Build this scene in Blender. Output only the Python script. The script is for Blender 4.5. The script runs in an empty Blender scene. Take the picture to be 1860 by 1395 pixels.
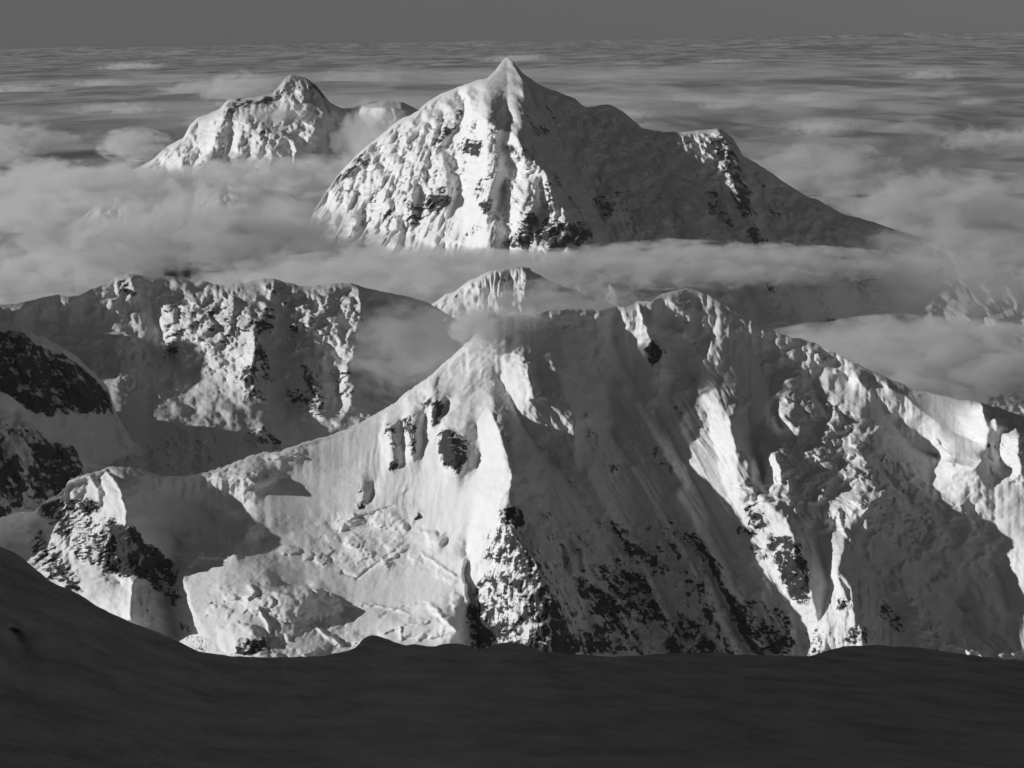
import bpy, math, random
import numpy as np
from mathutils import Matrix, Vector

# ------------------------------------------------------------------ camera, sky, sun, exposure
W, H = 1860.0, 1395.0                       # photograph frame in which outlines were measured
FOV = math.radians(30.0)
FPX = W / 2 / math.tan(FOV / 2)
PITCH = math.radians(-10.35)
ROLL = math.radians(-0.9)
CAMZ = 4600.0
SUN_EL, SUN_AZ = math.radians(17.0), math.radians(11.0)   # azimuth: turned from due left towards the viewer's back

sc = bpy.context.scene
col = sc.collection
cam_d = bpy.data.cameras.new("camera"); cam = bpy.data.objects.new("camera", cam_d); col.objects.link(cam)
cam_d.sensor_width = 36.0; cam_d.lens = 18.0 / math.tan(FOV / 2)
cam_d.clip_start = 0.5; cam_d.clip_end = 900000.0
CM = (Matrix.Rotation(PITCH, 4, 'X') @ Matrix.Rotation(math.radians(90), 4, 'X') @ Matrix.Rotation(ROLL, 4, 'Z'))
cam.matrix_world = Matrix.Translation((0, 0, CAMZ)) @ CM
sc.camera = cam
CMn = np.array(CM.to_3x3())

SUN_DIR = Vector((-math.cos(SUN_EL) * math.cos(SUN_AZ), -math.cos(SUN_EL) * math.sin(SUN_AZ), math.sin(SUN_EL)))
wd = bpy.data.worlds.new("World"); sc.world = wd; wd.use_nodes = True
nt = wd.node_tree; nt.nodes.clear()
sky = nt.nodes.new("ShaderNodeTexSky"); sky.sky_type = 'NISHITA'; sky.sun_disc = False
sky.sun_elevation = SUN_EL; sky.sun_rotation = math.atan2(SUN_DIR.x, SUN_DIR.y)
sky.altitude = 4600; sky.air_density = 0.8; sky.dust_density = 0.15; sky.ozone_density = 1.0
flt = nt.nodes.new("ShaderNodeMath"); flt.operation = 'MULTIPLY'; flt.inputs[1].default_value = 0.31
sep = nt.nodes.new("ShaderNodeSeparateColor")          # black-and-white film: one channel of the sky as grey
bg = nt.nodes.new("ShaderNodeBackground"); bg.inputs[1].default_value = 0.055
wo = nt.nodes.new("ShaderNodeOutputWorld")
nt.links.new(sky.outputs[0], sep.inputs[0]); nt.links.new(sep.outputs[2], flt.inputs[0]); nt.links.new(flt.outputs[0], bg.inputs[0]); nt.links.new(bg.outputs[0], wo.inputs[0])

sl = bpy.data.lights.new("sun", 'SUN'); sl.energy = 3.4; sl.angle = math.radians(0.53); sl.color = (1, 1, 1)
so = bpy.data.objects.new("sun", sl); col.objects.link(so)
so.rotation_euler = (-SUN_DIR).to_track_quat('-Z', 'Y').to_euler(); so.location = (-9000, -1000, 9000)

vs = sc.view_settings
vs.view_transform = 'Standard'; vs.look = 'None'; vs.exposure = 0.0; vs.gamma = 1.0; vs.use_curve_mapping = False
cy = sc.cycles
cy.max_bounces = 5; cy.diffuse_bounces = 3; cy.volume_bounces = 2; cy.transparent_max_bounces = 16
cy.volume_step_rate = 0.6; cy.volume_max_steps = 256; cy.caustics_reflective = False; cy.caustics_refractive = False
cy.use_adaptive_sampling = True; cy.adaptive_threshold = 0.02; cy.use_denoising = True

# ------------------------------------------------------------------ helpers: rays, noise, fields
def ray(x, y):
    v = np.stack([(np.asarray(x, float) - W / 2) / FPX, -(np.asarray(y, float) - H / 2) / FPX, -np.ones_like(np.asarray(x, float))], -1)
    return v @ CMn.T

def tanphi(x, y):
    r = ray(x, y); return -r[..., 2] / np.hypot(r[..., 0], r[..., 1])

def at(x, y, d):
    r = ray(x, y); k = np.asarray(d) / np.hypot(r[..., 0], r[..., 1])
    p = r * k[..., None]; p[..., 2] += CAMZ; return p

_rs = np.random.RandomState(7)
_P = _rs.permutation(256).astype(np.int32); _P = np.concatenate([_P, _P, _P])
_G = _rs.normal(size=(256, 3)).astype(np.float32); _G /= np.linalg.norm(_G, axis=1, keepdims=True)
def pn(p):
    p = p.astype(np.float32)
    i = np.floor(p).astype(np.int32); f = p - i; i &= 255
    u = f * f * f * (f * (f * 6 - 15) + 10)
    out = 0
    for cx in (0, 1):
        for cyy in (0, 1):
            for cz in (0, 1):
                h = _P[_P[_P[(i[:, 0] + cx) & 255] + ((i[:, 1] + cyy) & 255)] + ((i[:, 2] + cz) & 255)]
                g = _G[h]
                dt = g[:, 0] * (f[:, 0] - cx) + g[:, 1] * (f[:, 1] - cyy) + g[:, 2] * (f[:, 2] - cz)
                w = (u[:, 0] if cx else 1 - u[:, 0]) * (u[:, 1] if cyy else 1 - u[:, 1]) * (u[:, 2] if cz else 1 - u[:, 2])
                out = out + dt * w
    return out * 1.6
def fbm(p, oct=4, lac=2.03, gain=.5):
    a, s, o = 1.0, 0, p.copy()
    for k in range(oct):
        s = s + a * pn(o + 17.3 * k); a *= gain; o = o * lac
    return s
def ridged(p, oct=4, lac=2.07, gain=.5):
    a, s, o, w = 1.0, 0, p.copy(), 1.0
    for k in range(oct):
        n = (1 - np.abs(pn(o + 9.1 * k))) ** 2
        s = s + a * n * w; w = np.clip(n * 1.6, 0, 1); a *= gain; o = o * lac
    return s
def facets(x, y, l, asp, seed):
    """Broken faces: every cell of a jittered grid is a plane with its own set-back and tilt."""
    gx, gy = x / l, y / (l * asp); ix, iy = np.floor(gx).astype(np.int64), np.floor(gy).astype(np.int64)
    best = np.full(x.shape, 1e9); out = np.zeros(x.shape)
    def rnd(a, b, k):
        h = (a * 374761393 + b * 668265263 + k * 2246822519 + int(seed * 7919)) & 0xffffffff
        h = ((h ^ (h >> 13)) * 1274126177) & 0xffffffff; return ((h ^ (h >> 16)) & 0xffff) / 32767.5 - 1
    for oy in (-1, 0, 1):
        for ox in (-1, 0, 1):
            a, b = ix + ox, iy + oy
            ddx = gx - (a + .5 + .45 * rnd(a, b, 1)); ddy = gy - (b + .5 + .45 * rnd(a, b, 2)); d2 = ddx * ddx + ddy * ddy
            val = rnd(a, b, 3) * .55 + rnd(a, b, 4) * ddx * 1.1 + rnd(a, b, 5) * ddy * .9
            m = d2 < best; best = np.where(m, d2, best); out = np.where(m, val, out)
    return out
def sstep(a, b, x):
    t = np.clip((x - a) / (b - a), 0, 1); return t * t * (3 - 2 * t)
def blur(a, r):
    if r < .3: return a
    n = int(math.ceil(r * 2.5)); k = np.exp(-.5 * (np.arange(-n, n + 1) / r) ** 2); k /= k.sum()
    for ax in (0, 1):
        pad = [(0, 0), (0, 0)]; pad[ax] = (n, n)
        b = np.pad(a, pad, mode='edge'); o = np.zeros_like(a)
        for j in range(2 * n + 1):
            sl_ = [slice(None), slice(None)]; sl_[ax] = slice(j, j + a.shape[ax]); o += k[j] * b[tuple(sl_)]
        a = o
    return a
def inpoly(x, y, poly):
    c = np.zeros(x.shape, bool); n = len(poly)
    for i in range(n):
        x0, y0 = poly[i][:2]; x1, y1 = poly[(i + 1) % n][:2]
        if y0 == y1: continue
        c ^= ((y0 > y) != (y1 > y)) & (x < (x1 - x0) * (y - y0) / (y1 - y0) + x0)
    return c

def solve(shape, con, val, wx, wy, iters=70):
    """Membrane through the constrained cells, coarse to fine."""
    h, w = shape
    if min(h, w) > 14:
        h2, w2 = (h + 1) // 2, (w + 1) // 2
        c = np.zeros((h2 * 2, w2 * 2)); v = np.zeros((h2 * 2, w2 * 2)); c[:h, :w] = con; v[:h, :w] = con * val
        c4 = c.reshape(h2, 2, w2, 2).sum((1, 3)); v4 = v.reshape(h2, 2, w2, 2).sum((1, 3))
        s = solve((h2, w2), c4 > 0, v4 / np.maximum(c4, 1e-9), wx, wy, iters)
        z = np.repeat(np.repeat(s, 2, 0), 2, 1)[:h, :w].copy()
        it = iters if h * w < 60000 else 24
    else:
        z = np.full(shape, val[con].mean() if con.any() else 0.0); it = 300
    z[con] = val[con]
    for _ in range(it):
        p = np.pad(z, 1, mode='edge')
        n = (wx * (p[1:-1, :-2] + p[1:-1, 2:]) + wy * (p[:-2, 1:-1] + p[2:, 1:-1])) / (2 * (wx + wy))
        n[con] = val[con]; z = n
    return z

def grid_mesh(name, P, facemask, attrs, mat, smooth=True):
    """Mesh of the grid P (rows, cols, 3) restricted to the quads in facemask."""
    R, C = P.shape[:2]
    idx = np.arange(R * C).reshape(R, C)
    q = np.stack([idx[:-1, :-1], idx[1:, :-1], idx[1:, 1:], idx[:-1, 1:]], -1)[facemask]
    used, inv = np.unique(q, return_inverse=True)
    v = P.reshape(-1, 3)[used]; q = inv.reshape(-1, 4)
    me = bpy.data.meshes.new(name)
    me.vertices.add(len(v)); me.vertices.foreach_set("co", v.astype(np.float32).ravel())
    me.loops.add(q.size); me.loops.foreach_set("vertex_index", q.astype(np.int32).ravel())
    me.polygons.add(len(q)); me.polygons.foreach_set("loop_start", np.arange(0, q.size, 4, dtype=np.int32))
    me.polygons.foreach_set("loop_total", np.full(len(q), 4, np.int32))
    me.polygons.foreach_set("use_smooth", np.full(len(q), smooth))
    me.update()
    for k, a in attrs.items():
        at_ = me.attributes.new(k, 'FLOAT', 'POINT'); at_.data.foreach_set("value", a.ravel()[used].astype(np.float32))
    me.materials.append(mat)
    return me

def link(name, me, parent=None, **props):
    o = bpy.data.objects.new(name, me); col.objects.link(o)
    if parent: o.parent = parent
    for k, v in props.items(): o[k] = v
    return o

# ------------------------------------------------------------------ materials
def node(nt, t, **kw):
    n = nt.nodes.new(t)
    for k, v in kw.items(): setattr(n, k, v)
    return n
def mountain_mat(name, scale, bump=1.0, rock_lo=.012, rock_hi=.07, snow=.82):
    """Snow over rock; the rock attribute says where rock stands out of the snow, noise frays its edge and powders its ledges."""
    m = bpy.data.materials.new(name); m.use_nodes = True; t = m.node_tree; t.nodes.clear(); L = t.links.new
    out = node(t, "ShaderNodeOutputMaterial"); b = node(t, "ShaderNodeBsdfPrincipled")
    geo = node(t, "ShaderNodeNewGeometry"); a = node(t, "ShaderNodeAttribute", attribute_name="rock")
    mp = node(t, "ShaderNodeMapping"); mp.inputs['Scale'].default_value = (1 / scale, 1 / scale, .55 / scale); L(geo.outputs['Position'], mp.inputs[0])
    n1 = node(t, "ShaderNodeTexNoise"); n1.inputs['Scale'].default_value = .05; n1.inputs['Detail'].default_value = 10; n1.inputs['Roughness'].default_value = .68; L(mp.outputs[0], n1.inputs['Vector'])
    n2 = node(t, "ShaderNodeTexNoise"); n2.inputs['Scale'].default_value = .035; n2.inputs['Detail'].default_value = 6; L(mp.outputs[0], n2.inputs['Vector'])
    sx = node(t, "ShaderNodeSeparateXYZ"); L(geo.outputs['Normal'], sx.inputs[0])
    # rock value + noise, less on flat ledges
    m1 = node(t, "ShaderNodeMath", operation='MULTIPLY_ADD'); m1.inputs[1].default_value = 2.2; m1.inputs[2].default_value = -1.1; L(n1.outputs[0], m1.inputs[0])
    m2 = node(t, "ShaderNodeMath", operation='ADD'); L(a.outputs['Fac'], m2.inputs[0]); L(m1.outputs[0], m2.inputs[1])
    m3 = node(t, "ShaderNodeMath", operation='MULTIPLY_ADD'); m3.inputs[1].default_value = -.55; L(sx.outputs['Z'], m3.inputs[0]); L(m2.outputs[0], m3.inputs[2])
    mr = node(t, "ShaderNodeMapRange", interpolation_type='SMOOTHSTEP'); mr.inputs['From Min'].default_value = .04; mr.inputs['From Max'].default_value = .30; L(m3.outputs[0], mr.inputs[0])
    # gate so snow far from rock stays clean
    g = node(t, "ShaderNodeMapRange"); g.inputs['From Min'].default_value = .04; g.inputs['From Max'].default_value = .22; L(a.outputs['Fac'], g.inputs[0])
    fm = node(t, "ShaderNodeMath", operation='MULTIPLY'); L(mr.outputs[0], fm.inputs[0]); L(g.outputs[0], fm.inputs[1])
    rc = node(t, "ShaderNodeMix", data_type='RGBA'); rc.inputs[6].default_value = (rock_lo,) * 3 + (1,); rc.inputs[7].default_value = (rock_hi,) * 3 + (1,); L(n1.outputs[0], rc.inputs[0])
    scol = node(t, "ShaderNodeMix", data_type='RGBA'); scol.inputs[6].default_value = (snow * .9,) * 3 + (1,); scol.inputs[7].default_value = (min(.9, snow * 1.05),) * 3 + (1,); L(n2.outputs[0], scol.inputs[0])
    mx = node(t, "ShaderNodeMix", data_type='RGBA'); L(fm.outputs[0], mx.inputs[0]); L(scol.outputs[2], mx.inputs[6]); L(rc.outputs[2], mx.inputs[7])
    L(mx.outputs[2], b.inputs['Base Color']); b.inputs['Roughness'].default_value = .75; b.inputs['Specular IOR Level'].default_value = .15
    # relief too fine for the mesh
    nb = node(t, "ShaderNodeTexNoise"); nb.inputs['Scale'].default_value = .11; nb.inputs['Detail'].default_value = 8; nb.inputs['Roughness'].default_value = .6; L(mp.outputs[0], nb.inputs['Vector'])
    hb = node(t, "ShaderNodeMath", operation='MULTIPLY_ADD'); hb.inputs[1].default_value = .8; hb.inputs[2].default_value = .32; L(a.outputs['Fac'], hb.inputs[0])
    bp = node(t, "ShaderNodeBump"); bp.inputs['Distance'].default_value = 3.2 * scale * bump; L(hb.outputs[0], bp.inputs['Strength']); L(nb.outputs[0], bp.inputs['Height']); L(bp.outputs[0], b.inputs['Normal'])
    L(b.outputs[0], out.inputs[0]); return m

# ------------------------------------------------------------------ relief: a mountain side from its measured ridges, ribs and gullies
def relief(name, sky_pts, bot_pts, alpha, lines, rocks, mat, nu, nv, x0, x1, seracs=(), flutes=(), amp=8., lam=220., jit=2.0,
           warp=5., warp_l=45., rock_amp=15., rock_l=38., ser_amp=10., ser_l=95., fl_amp=3.0, fl_l=12., rib=4., rib_l=70., back=700., back_t=.9,
           pre=.6, post=.35, direct=None, seed=0., zones=(), erode=11., bumps=(), grooves=(), props=None, rockname="rock_outcrop", minrock=60):
    xs = np.linspace(x0, x1, nu)
    sp = np.array(sky_pts, float); bp = np.array(bot_pts, float)
    S = np.interp(xs, sp[:, 0], sp[:, 1]); D0 = np.interp(xs, sp[:, 0], sp[:, 2]); B = np.interp(xs, bp[:, 0], bp[:, 1])
    q = np.stack([xs / 23., np.full(nu, seed), np.zeros(nu)], -1); S = S + jit * (fbm(q, 5, gain=.6) + .5 * (ridged(q * 1.7 + 4, 3) - .8))
    v = np.linspace(0, 1, nv)[:, None]
    X = np.broadcast_to(xs, (nv, nu)); Y = S + (B - S) * v
    TP = tanphi(X, Y)
    dx = (x1 - x0) / nu; dy = float((B - S).mean()) / nv; wx, wy = 1 / dx ** 2, 1 / dy ** 2
    def field(ls, edge0):
        con = np.zeros((nv, nu), bool); val = np.zeros((nv, nu))
        if edge0: con[0] = True
        for ln in ls:
            ln = np.array(ln, float)
            if len(ln) == 1: ln = np.repeat(ln, 2, 0)
            for a, b in zip(ln[:-1], ln[1:]):
                n = int(max(abs(b[0] - a[0]) / dx, abs(b[1] - a[1]) / dy) * 1.5) + 2
                t = np.linspace(0, 1, n)[:, None]; p = a + (b - a) * t
                ci = np.round((p[:, 0] - x0) / (x1 - x0) * (nu - 1)).astype(int); ok = (ci >= 0) & (ci < nu); ci_ = np.clip(ci, 0, nu - 1)
                rv = (p[:, 1] - S[ci_]) / (B[ci_] - S[ci_]); ri = np.round(rv * (nv - 1)).astype(int); ok &= (ri >= 1) & (ri < nv)
                con[ri[ok], ci[ok]] = True; val[ri[ok], ci[ok]] = p[ok, 2]
        return solve((nv, nu), con, val, wx, wy)
    if direct is None:
        A = np.tan(np.radians(blur(field(alpha, False), 9))) if isinstance(alpha, (list, tuple)) else np.full((nv, nu), math.tan(math.radians(alpha)))
        Ss = blur(np.interp(xs, sp[:, 0], sp[:, 1])[None].repeat(3, 0), 26)[1]; Ds = blur(D0[None].repeat(3, 0), 26)[1]; Ts = tanphi(xs, Ss)
        D = np.empty((nv, nu)); D[0] = Ds * (A[0] + Ts) / (A[0] + TP[0])
        for k in range(1, nv):
            D[k] = D[k - 1] * (A[k] + TP[k - 1]) / (A[k] + TP[k])
    else:
        D1, pw = direct
        Ss = blur(np.interp(xs, sp[:, 0], sp[:, 1])[None].repeat(3, 0), 30)[1]
        vv = (Y - Ss) / (B - Ss); D = np.exp(np.log(D0) + (np.log(D1) - np.log(D0)) * np.sign(vv) * np.abs(vv) ** pw)
    DL = field(lines, True) if lines else np.zeros((nv, nu))
    DL = blur(DL, pre)
    # waver the traced lines
    if warp > 0 and lines:
        q = np.stack([X.ravel() / warp_l, Y.ravel() / warp_l, np.full(X.size, seed + 3.)], -1)
        fade = np.minimum(1, v * nv / 14.)
        wxn = (fbm(q, 4, gain=.55).reshape(nv, nu) * warp) * fade / dx; wyn = (fbm(q + 51.7, 4, gain=.55).reshape(nv, nu) * warp) * fade / dy
        ci = np.clip(np.arange(nu)[None] + wxn, 0, nu - 1.001); ri = np.clip(np.arange(nv)[:, None] + wyn, 0, nv - 1.001)
        c0 = ci.astype(int); r0 = ri.astype(int); fc = ci - c0; fr = ri - r0
        DL = (DL[r0, c0] * (1 - fc) + DL[r0, c0 + 1] * fc) * (1 - fr) + (DL[r0 + 1, c0] * (1 - fc) + DL[r0 + 1, c0 + 1] * fc) * fr
    P0 = at(X, Y, D + DL).reshape(-1, 3)
    P0[:, 2] -= CAMZ
    fade = sstep(0, 10, np.arange(nv))[:, None] * np.ones((1, nu))
    # where rock, broken ice and fluted snow are
    wq = np.stack([X.ravel() / 16., Y.ravel() / 16., np.full(X.size, seed + 8.)], -1)
    jx = fbm(wq, 3).reshape(nv, nu) * 7; jy = fbm(wq + 31., 3).reshape(nv, nu) * 7
    rid = np.full((nv, nu), -1, int); RK = np.zeros((nv, nu))
    for i, r in enumerate(rocks):
        st, poly = r[0], r[1]
        mk = inpoly(X + jx, Y + jy, poly); RK = np.where(mk, np.maximum(RK, st * .72), RK); rid[mk] = i
    RK = blur(RK, 2.3)
    def zone(zs, r):
        Z = np.zeros((nv, nu))
        for st, poly in zs: Z = np.where(inpoly(X + jx, Y + jy, poly), np.maximum(Z, st), Z)
        return blur(Z, r)
    SE = zone(seracs, 5); SM = 1 - zone(zones, 8)     # zones: smooth snow
    N = amp * fbm(P0 / lam + seed, 5, gain=.47).reshape(nv, nu) * SM
    wx_ = X + jx * 1.2; wy_ = Y + jy * 1.2; mpp = float(D.mean()) / FPX          # metres per pixel of the photograph
    if RK.max() > 0:
        rq = P0 / rock_l; rq[:, 2] *= .7; pl_ = rock_l / mpp
        N -= RK * rock_amp * .55 * (ridged(rq + seed, 4, gain=.5).reshape(nv, nu) - .75)
        N += RK * rock_amp * (.75 * facets(wx_, wy_, pl_ * .9, 1.6, seed) + .45 * facets(wx_, wy_, pl_ * .42, 1.5, seed + 1) + .2 * facets(wx_, wy_, pl_ * .2, 1.3, seed + 2))
    if SE.max() > 0:
        pl_ = ser_l / mpp * .6
        N += SE * ser_amp * (.8 * facets(wx_ + .4 * wy_, wy_, pl_ * 1.25, .6, seed + 5) + .5 * facets(wx_ - .3 * wy_, wy_, pl_ * .55, .7, seed + 6) + .35 * fbm(P0 / ser_l, 3).reshape(nv, nu))
    for f in flutes:
        k = f[2] if len(f) > 2 else 0.
        Z = blur(inpoly(X + jx * 2, Y + jy * 2, f[1]).astype(float), 7) * f[0]
        rr, cc = np.nonzero(Z > .01)
        if not len(rr): continue
        zx, zy = X[rr, cc], Y[rr, cc]
        wob = pn(np.stack([zx / 60., zy / 60., 0 * zx + seed], -1)) * 8
        fq = np.stack([(zx - k * zy + wob) / fl_l, zy / (fl_l * 11.), 0 * zx + seed + 2 * k], -1)
        N[rr, cc] += Z[rr, cc] * fl_amp * (.9 - ridged(fq, 4, gain=.6) + .5 * pn(fq * 5.3))
    if rib > 0:
        rq = P0 / rib_l; N += rib * (.8 - ridged(rq + seed * 3, 5, gain=.5).reshape(nv, nu)) * SM
    for b_ in bumps:                       # single ice blocks, drifts and domes: (x, y, rx, ry, height, lean)
        bx, by, rx, ry, ht = b_[:5]; ln_ = b_[5] if len(b_) > 5 else 0.
        c0 = int((bx - rx * 1.6 - x0) / dx); c1 = int((bx + rx * 1.6 - x0) / dx) + 2; c0 = max(c0, 0); c1 = min(c1, nu)
        if c1 <= c0: continue
        xx = X[:, c0:c1] + jx[:, c0:c1] * min(1.2, rx / 15.); yy = Y[:, c0:c1] + jy[:, c0:c1] * min(1.2, ry / 13.)
        u_ = (xx - bx) / rx; w_ = (yy - by) / ry; r2 = np.clip(1 - (u_ - .35 * ln_ * (1 - w_ * w_)) ** 2 - w_ * w_, 0, 1)
        if rx < 46 and ln_ == 0.:          # a broken ice block: steep sides, tilted top
            th = (bx * 12.9898 + by * 78.233) % 3.1; ca, sa = math.cos(th), math.sin(th)
            q_ = np.maximum(np.abs(u_ * ca + w_ * sa), np.abs(w_ * ca - u_ * sa)) * 1.15
            N[:, c0:c1] -= .5 * ht * sstep(1.0, .5, q_) * np.clip(1 + .55 * math.cos(th * 5.) * u_ + .55 * math.sin(th * 7.) * w_, .1, 2)
        else:
            N[:, c0:c1] -= .6 * ht * r2 ** .55 * (1 + .5 * np.clip(u_, -1, 1) * (1 if ln_ >= 0 else -1))
    for pl, am, wd_ in grooves:            # crevasses (+) and lips or edges (-)
        pl = np.array(pl, float); gx0, gx1 = pl[:, 0].min() - 5 * wd_, pl[:, 0].max() + 5 * wd_
        c0 = max(int((gx0 - x0) / dx), 0); c1 = min(int((gx1 - x0) / dx) + 2, nu)
        if c1 <= c0: continue
        xx = X[:, c0:c1] + .5 * jx[:, c0:c1]; yy = Y[:, c0:c1] + .5 * jy[:, c0:c1]; best = np.full(xx.shape, 1e9)
        for a, b in zip(pl[:-1], pl[1:]):
            ab = b - a; t_ = np.clip(((xx - a[0]) * ab[0] + (yy - a[1]) * ab[1]) / (ab @ ab), 0, 1)
            best = np.minimum(best, (xx - a[0] - t_ * ab[0]) ** 2 + (yy - a[1] - t_ * ab[1]) ** 2)
        N[:, c0:c1] += am * np.exp(-best / (wd_ * wd_))
    N = blur(N, post) * fade
    CV = np.zeros((nv, nu))
    if erode > 0:                          # meltwater and avalanche runnels: flow gathered down the face at four scales
        rs = np.random.RandomState(int(seed * 100)); cell = dx * float(D.mean()) / FPX
        for sc_ in (8, 4, 2, 1):
            T = D + DL + N + CV
            h2, w2 = nv // sc_, nu // sc_
            T = T[:h2 * sc_, :w2 * sc_].reshape(h2, sc_, w2, sc_).mean((1, 3)) + rs.normal(size=(h2, w2)) * cell * sc_ * .10
            acc = np.ones((h2, w2)); cols = np.arange(w2)
            for k in range(h2 - 1):
                nx = T[k + 1]; l_ = np.r_[nx[0], nx[:-1]]; r_ = np.r_[nx[1:], nx[-1]]; pen = .12 * cell * sc_
                ch = np.argmax(np.stack([l_ - pen, nx, r_ - pen]), 0) - 1
                np.add.at(acc[k + 1], np.clip(cols + ch, 0, w2 - 1), acc[k])
            cv = blur(np.minimum(np.log(acc), 4.5) / 4.5, .75); cv -= blur(cv, 6)
            ci = np.clip((np.arange(nu) + .5) / sc_ - .5, 0, w2 - 1.001); ri = np.clip((np.arange(nv) + .5) / sc_ - .5, 0, h2 - 1.001)
            c0 = ci.astype(int); r0 = ri.astype(int); fc = (ci - c0)[None]; fr = (ri - r0)[:, None]
            up = (cv[r0][:, c0] * (1 - fc) + cv[r0][:, c0 + 1] * fc) * (1 - fr) + (cv[r0 + 1][:, c0] * (1 - fc) + cv[r0 + 1][:, c0 + 1] * fc) * fr
            CV += erode * cell / 2.8 * {8: 1.3, 4: 1.05, 2: .7, 1: .3}[sc_] * up * (.12 + .88 * SM) * fade
        N += CV; RK = np.where(RK > .02, np.clip(RK - .16 * CV / (erode * cell / 2.8), 0, 1.2), RK)
    P = at(X, Y, D + DL + N)
    # far side of the crest
    nb = 14
    r0 = ray(xs, S); r0 = r0[:, :2] / np.hypot(r0[:, 0], r0[:, 1])[:, None]
    rows = []
    for k in range(nb, 0, -1):
        tt = back * (k / nb) ** 2
        p = P[0].copy(); p[:, :2] += r0 * tt
        p[:, 2] -= back_t * tt * tt / (tt + 12 * amp / 8) + .06 * tt * (1 + fbm(p / lam, 3))
        rows.append(p)
    Pa = np.concatenate([np.array(rows), P], 0)
    RKa = np.concatenate([np.repeat(RK[:1], nb, 0), RK], 0)
    ida = np.concatenate([np.full((nb, nu), -1), rid], 0)
    fid = ida[:-1, :-1].copy()
    for i in range(len(rocks)):
        if (fid == i).sum() < minrock: fid[fid == i] = -1
    me = grid_mesh(name, Pa, fid < 0, {"rock": RKa}, mat)
    o = link(name, me, **(props or {}))
    for i, r in enumerate(rocks):
        fm = fid == i
        if not fm.any(): continue
        c = link(rockname, grid_mesh(rockname, Pa, fm, {"rock": RKa}, mat), parent=o)
        if len(r) > 2: c["label"] = r[2]
    return o

# ------------------------------------------------------------------ the broad lit ridge in the middle distance
M_ROCK = mountain_mat("snow_and_rock", 1.0)
mid_sky = [(-160,985,4640),(-60,958,4627),(0,940,4620),(25,932,4622),(60,930,4626),(75,915,4627),(100,900,4630),(118,886,4631),(123,874,4632),(140,865,4634),(165,859,4636),(200,848,4640),(222,846,4645),(250,851,4652),(290,862,4662),(315,865,4668),(355,862,4678),(390,854,4687),(430,838,4700),(460,825,4710),(480,822,4716),(505,820,4725),(540,808,4736),(562,800,4744),(590,795,4753),(640,775,4770),(690,747,4786),(705,738,4791),(720,728,4796),(735,714,4801),(752,702,4806),(775,690,4813),(785,680,4816),(797,668,4820),(815,652,4826),(835,636,4832),(855,617,4838),(875,596,4845),(890,582,4850),(910,572,4860),(935,568,4873),(960,568,4886),(985,566,4899),(1007,562,4911),(1030,560,4923),(1057,562,4937),(1080,562,4949),(1097,563,4958),(1117,558,4967),(1143,557,4978),(1158,547,4984),(1183,547,4995),(1200,535,5002),(1227,527,5014),(1245,524,5021),(1262,524,5027),(1283,533,5034),(1317,553,5044),(1350,573,5053),(1383,590,5062),(1417,605,5071),(1445,613,5078),(1460,617,5080),(1480,623,5082),(1507,637,5083),(1540,653,5086),(1573,670,5088),(1607,683,5089),(1640,698,5088),(1657,707,5087),(1707,717,5085),(1740,725,5084),(1773,728,5083),(1807,738,5082),(1860,752,5080),(1930,775,5071),(2020,800,5060)]
mid_bot = [(-160,1150),(60,1180),(300,1260),(2020,1290)]
mid_alpha = [[(-100,1000,50),(100,960,50),(220,950,46),(300,1050,52)], [(450,850,38),(650,850,44),(800,850,47)], [(380,1050,33),(600,1000,38),(780,1030,36)], [(420,1150,34),(700,1130,28),(830,1150,40)],
    [(930,620,30),(1050,620,34),(1150,640,42)], [(1000,900,47),(1250,900,47)], [(1000,1150,52),(1300,1150,50)], [(1250,570,38),(1400,640,33),(1550,700,30),(1750,760,38)], [(1450,850,30),(1650,900,30),(1800,950,36)], [(1450,1100,52),(1600,1120,48),(1800,1150,38)]]
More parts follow.
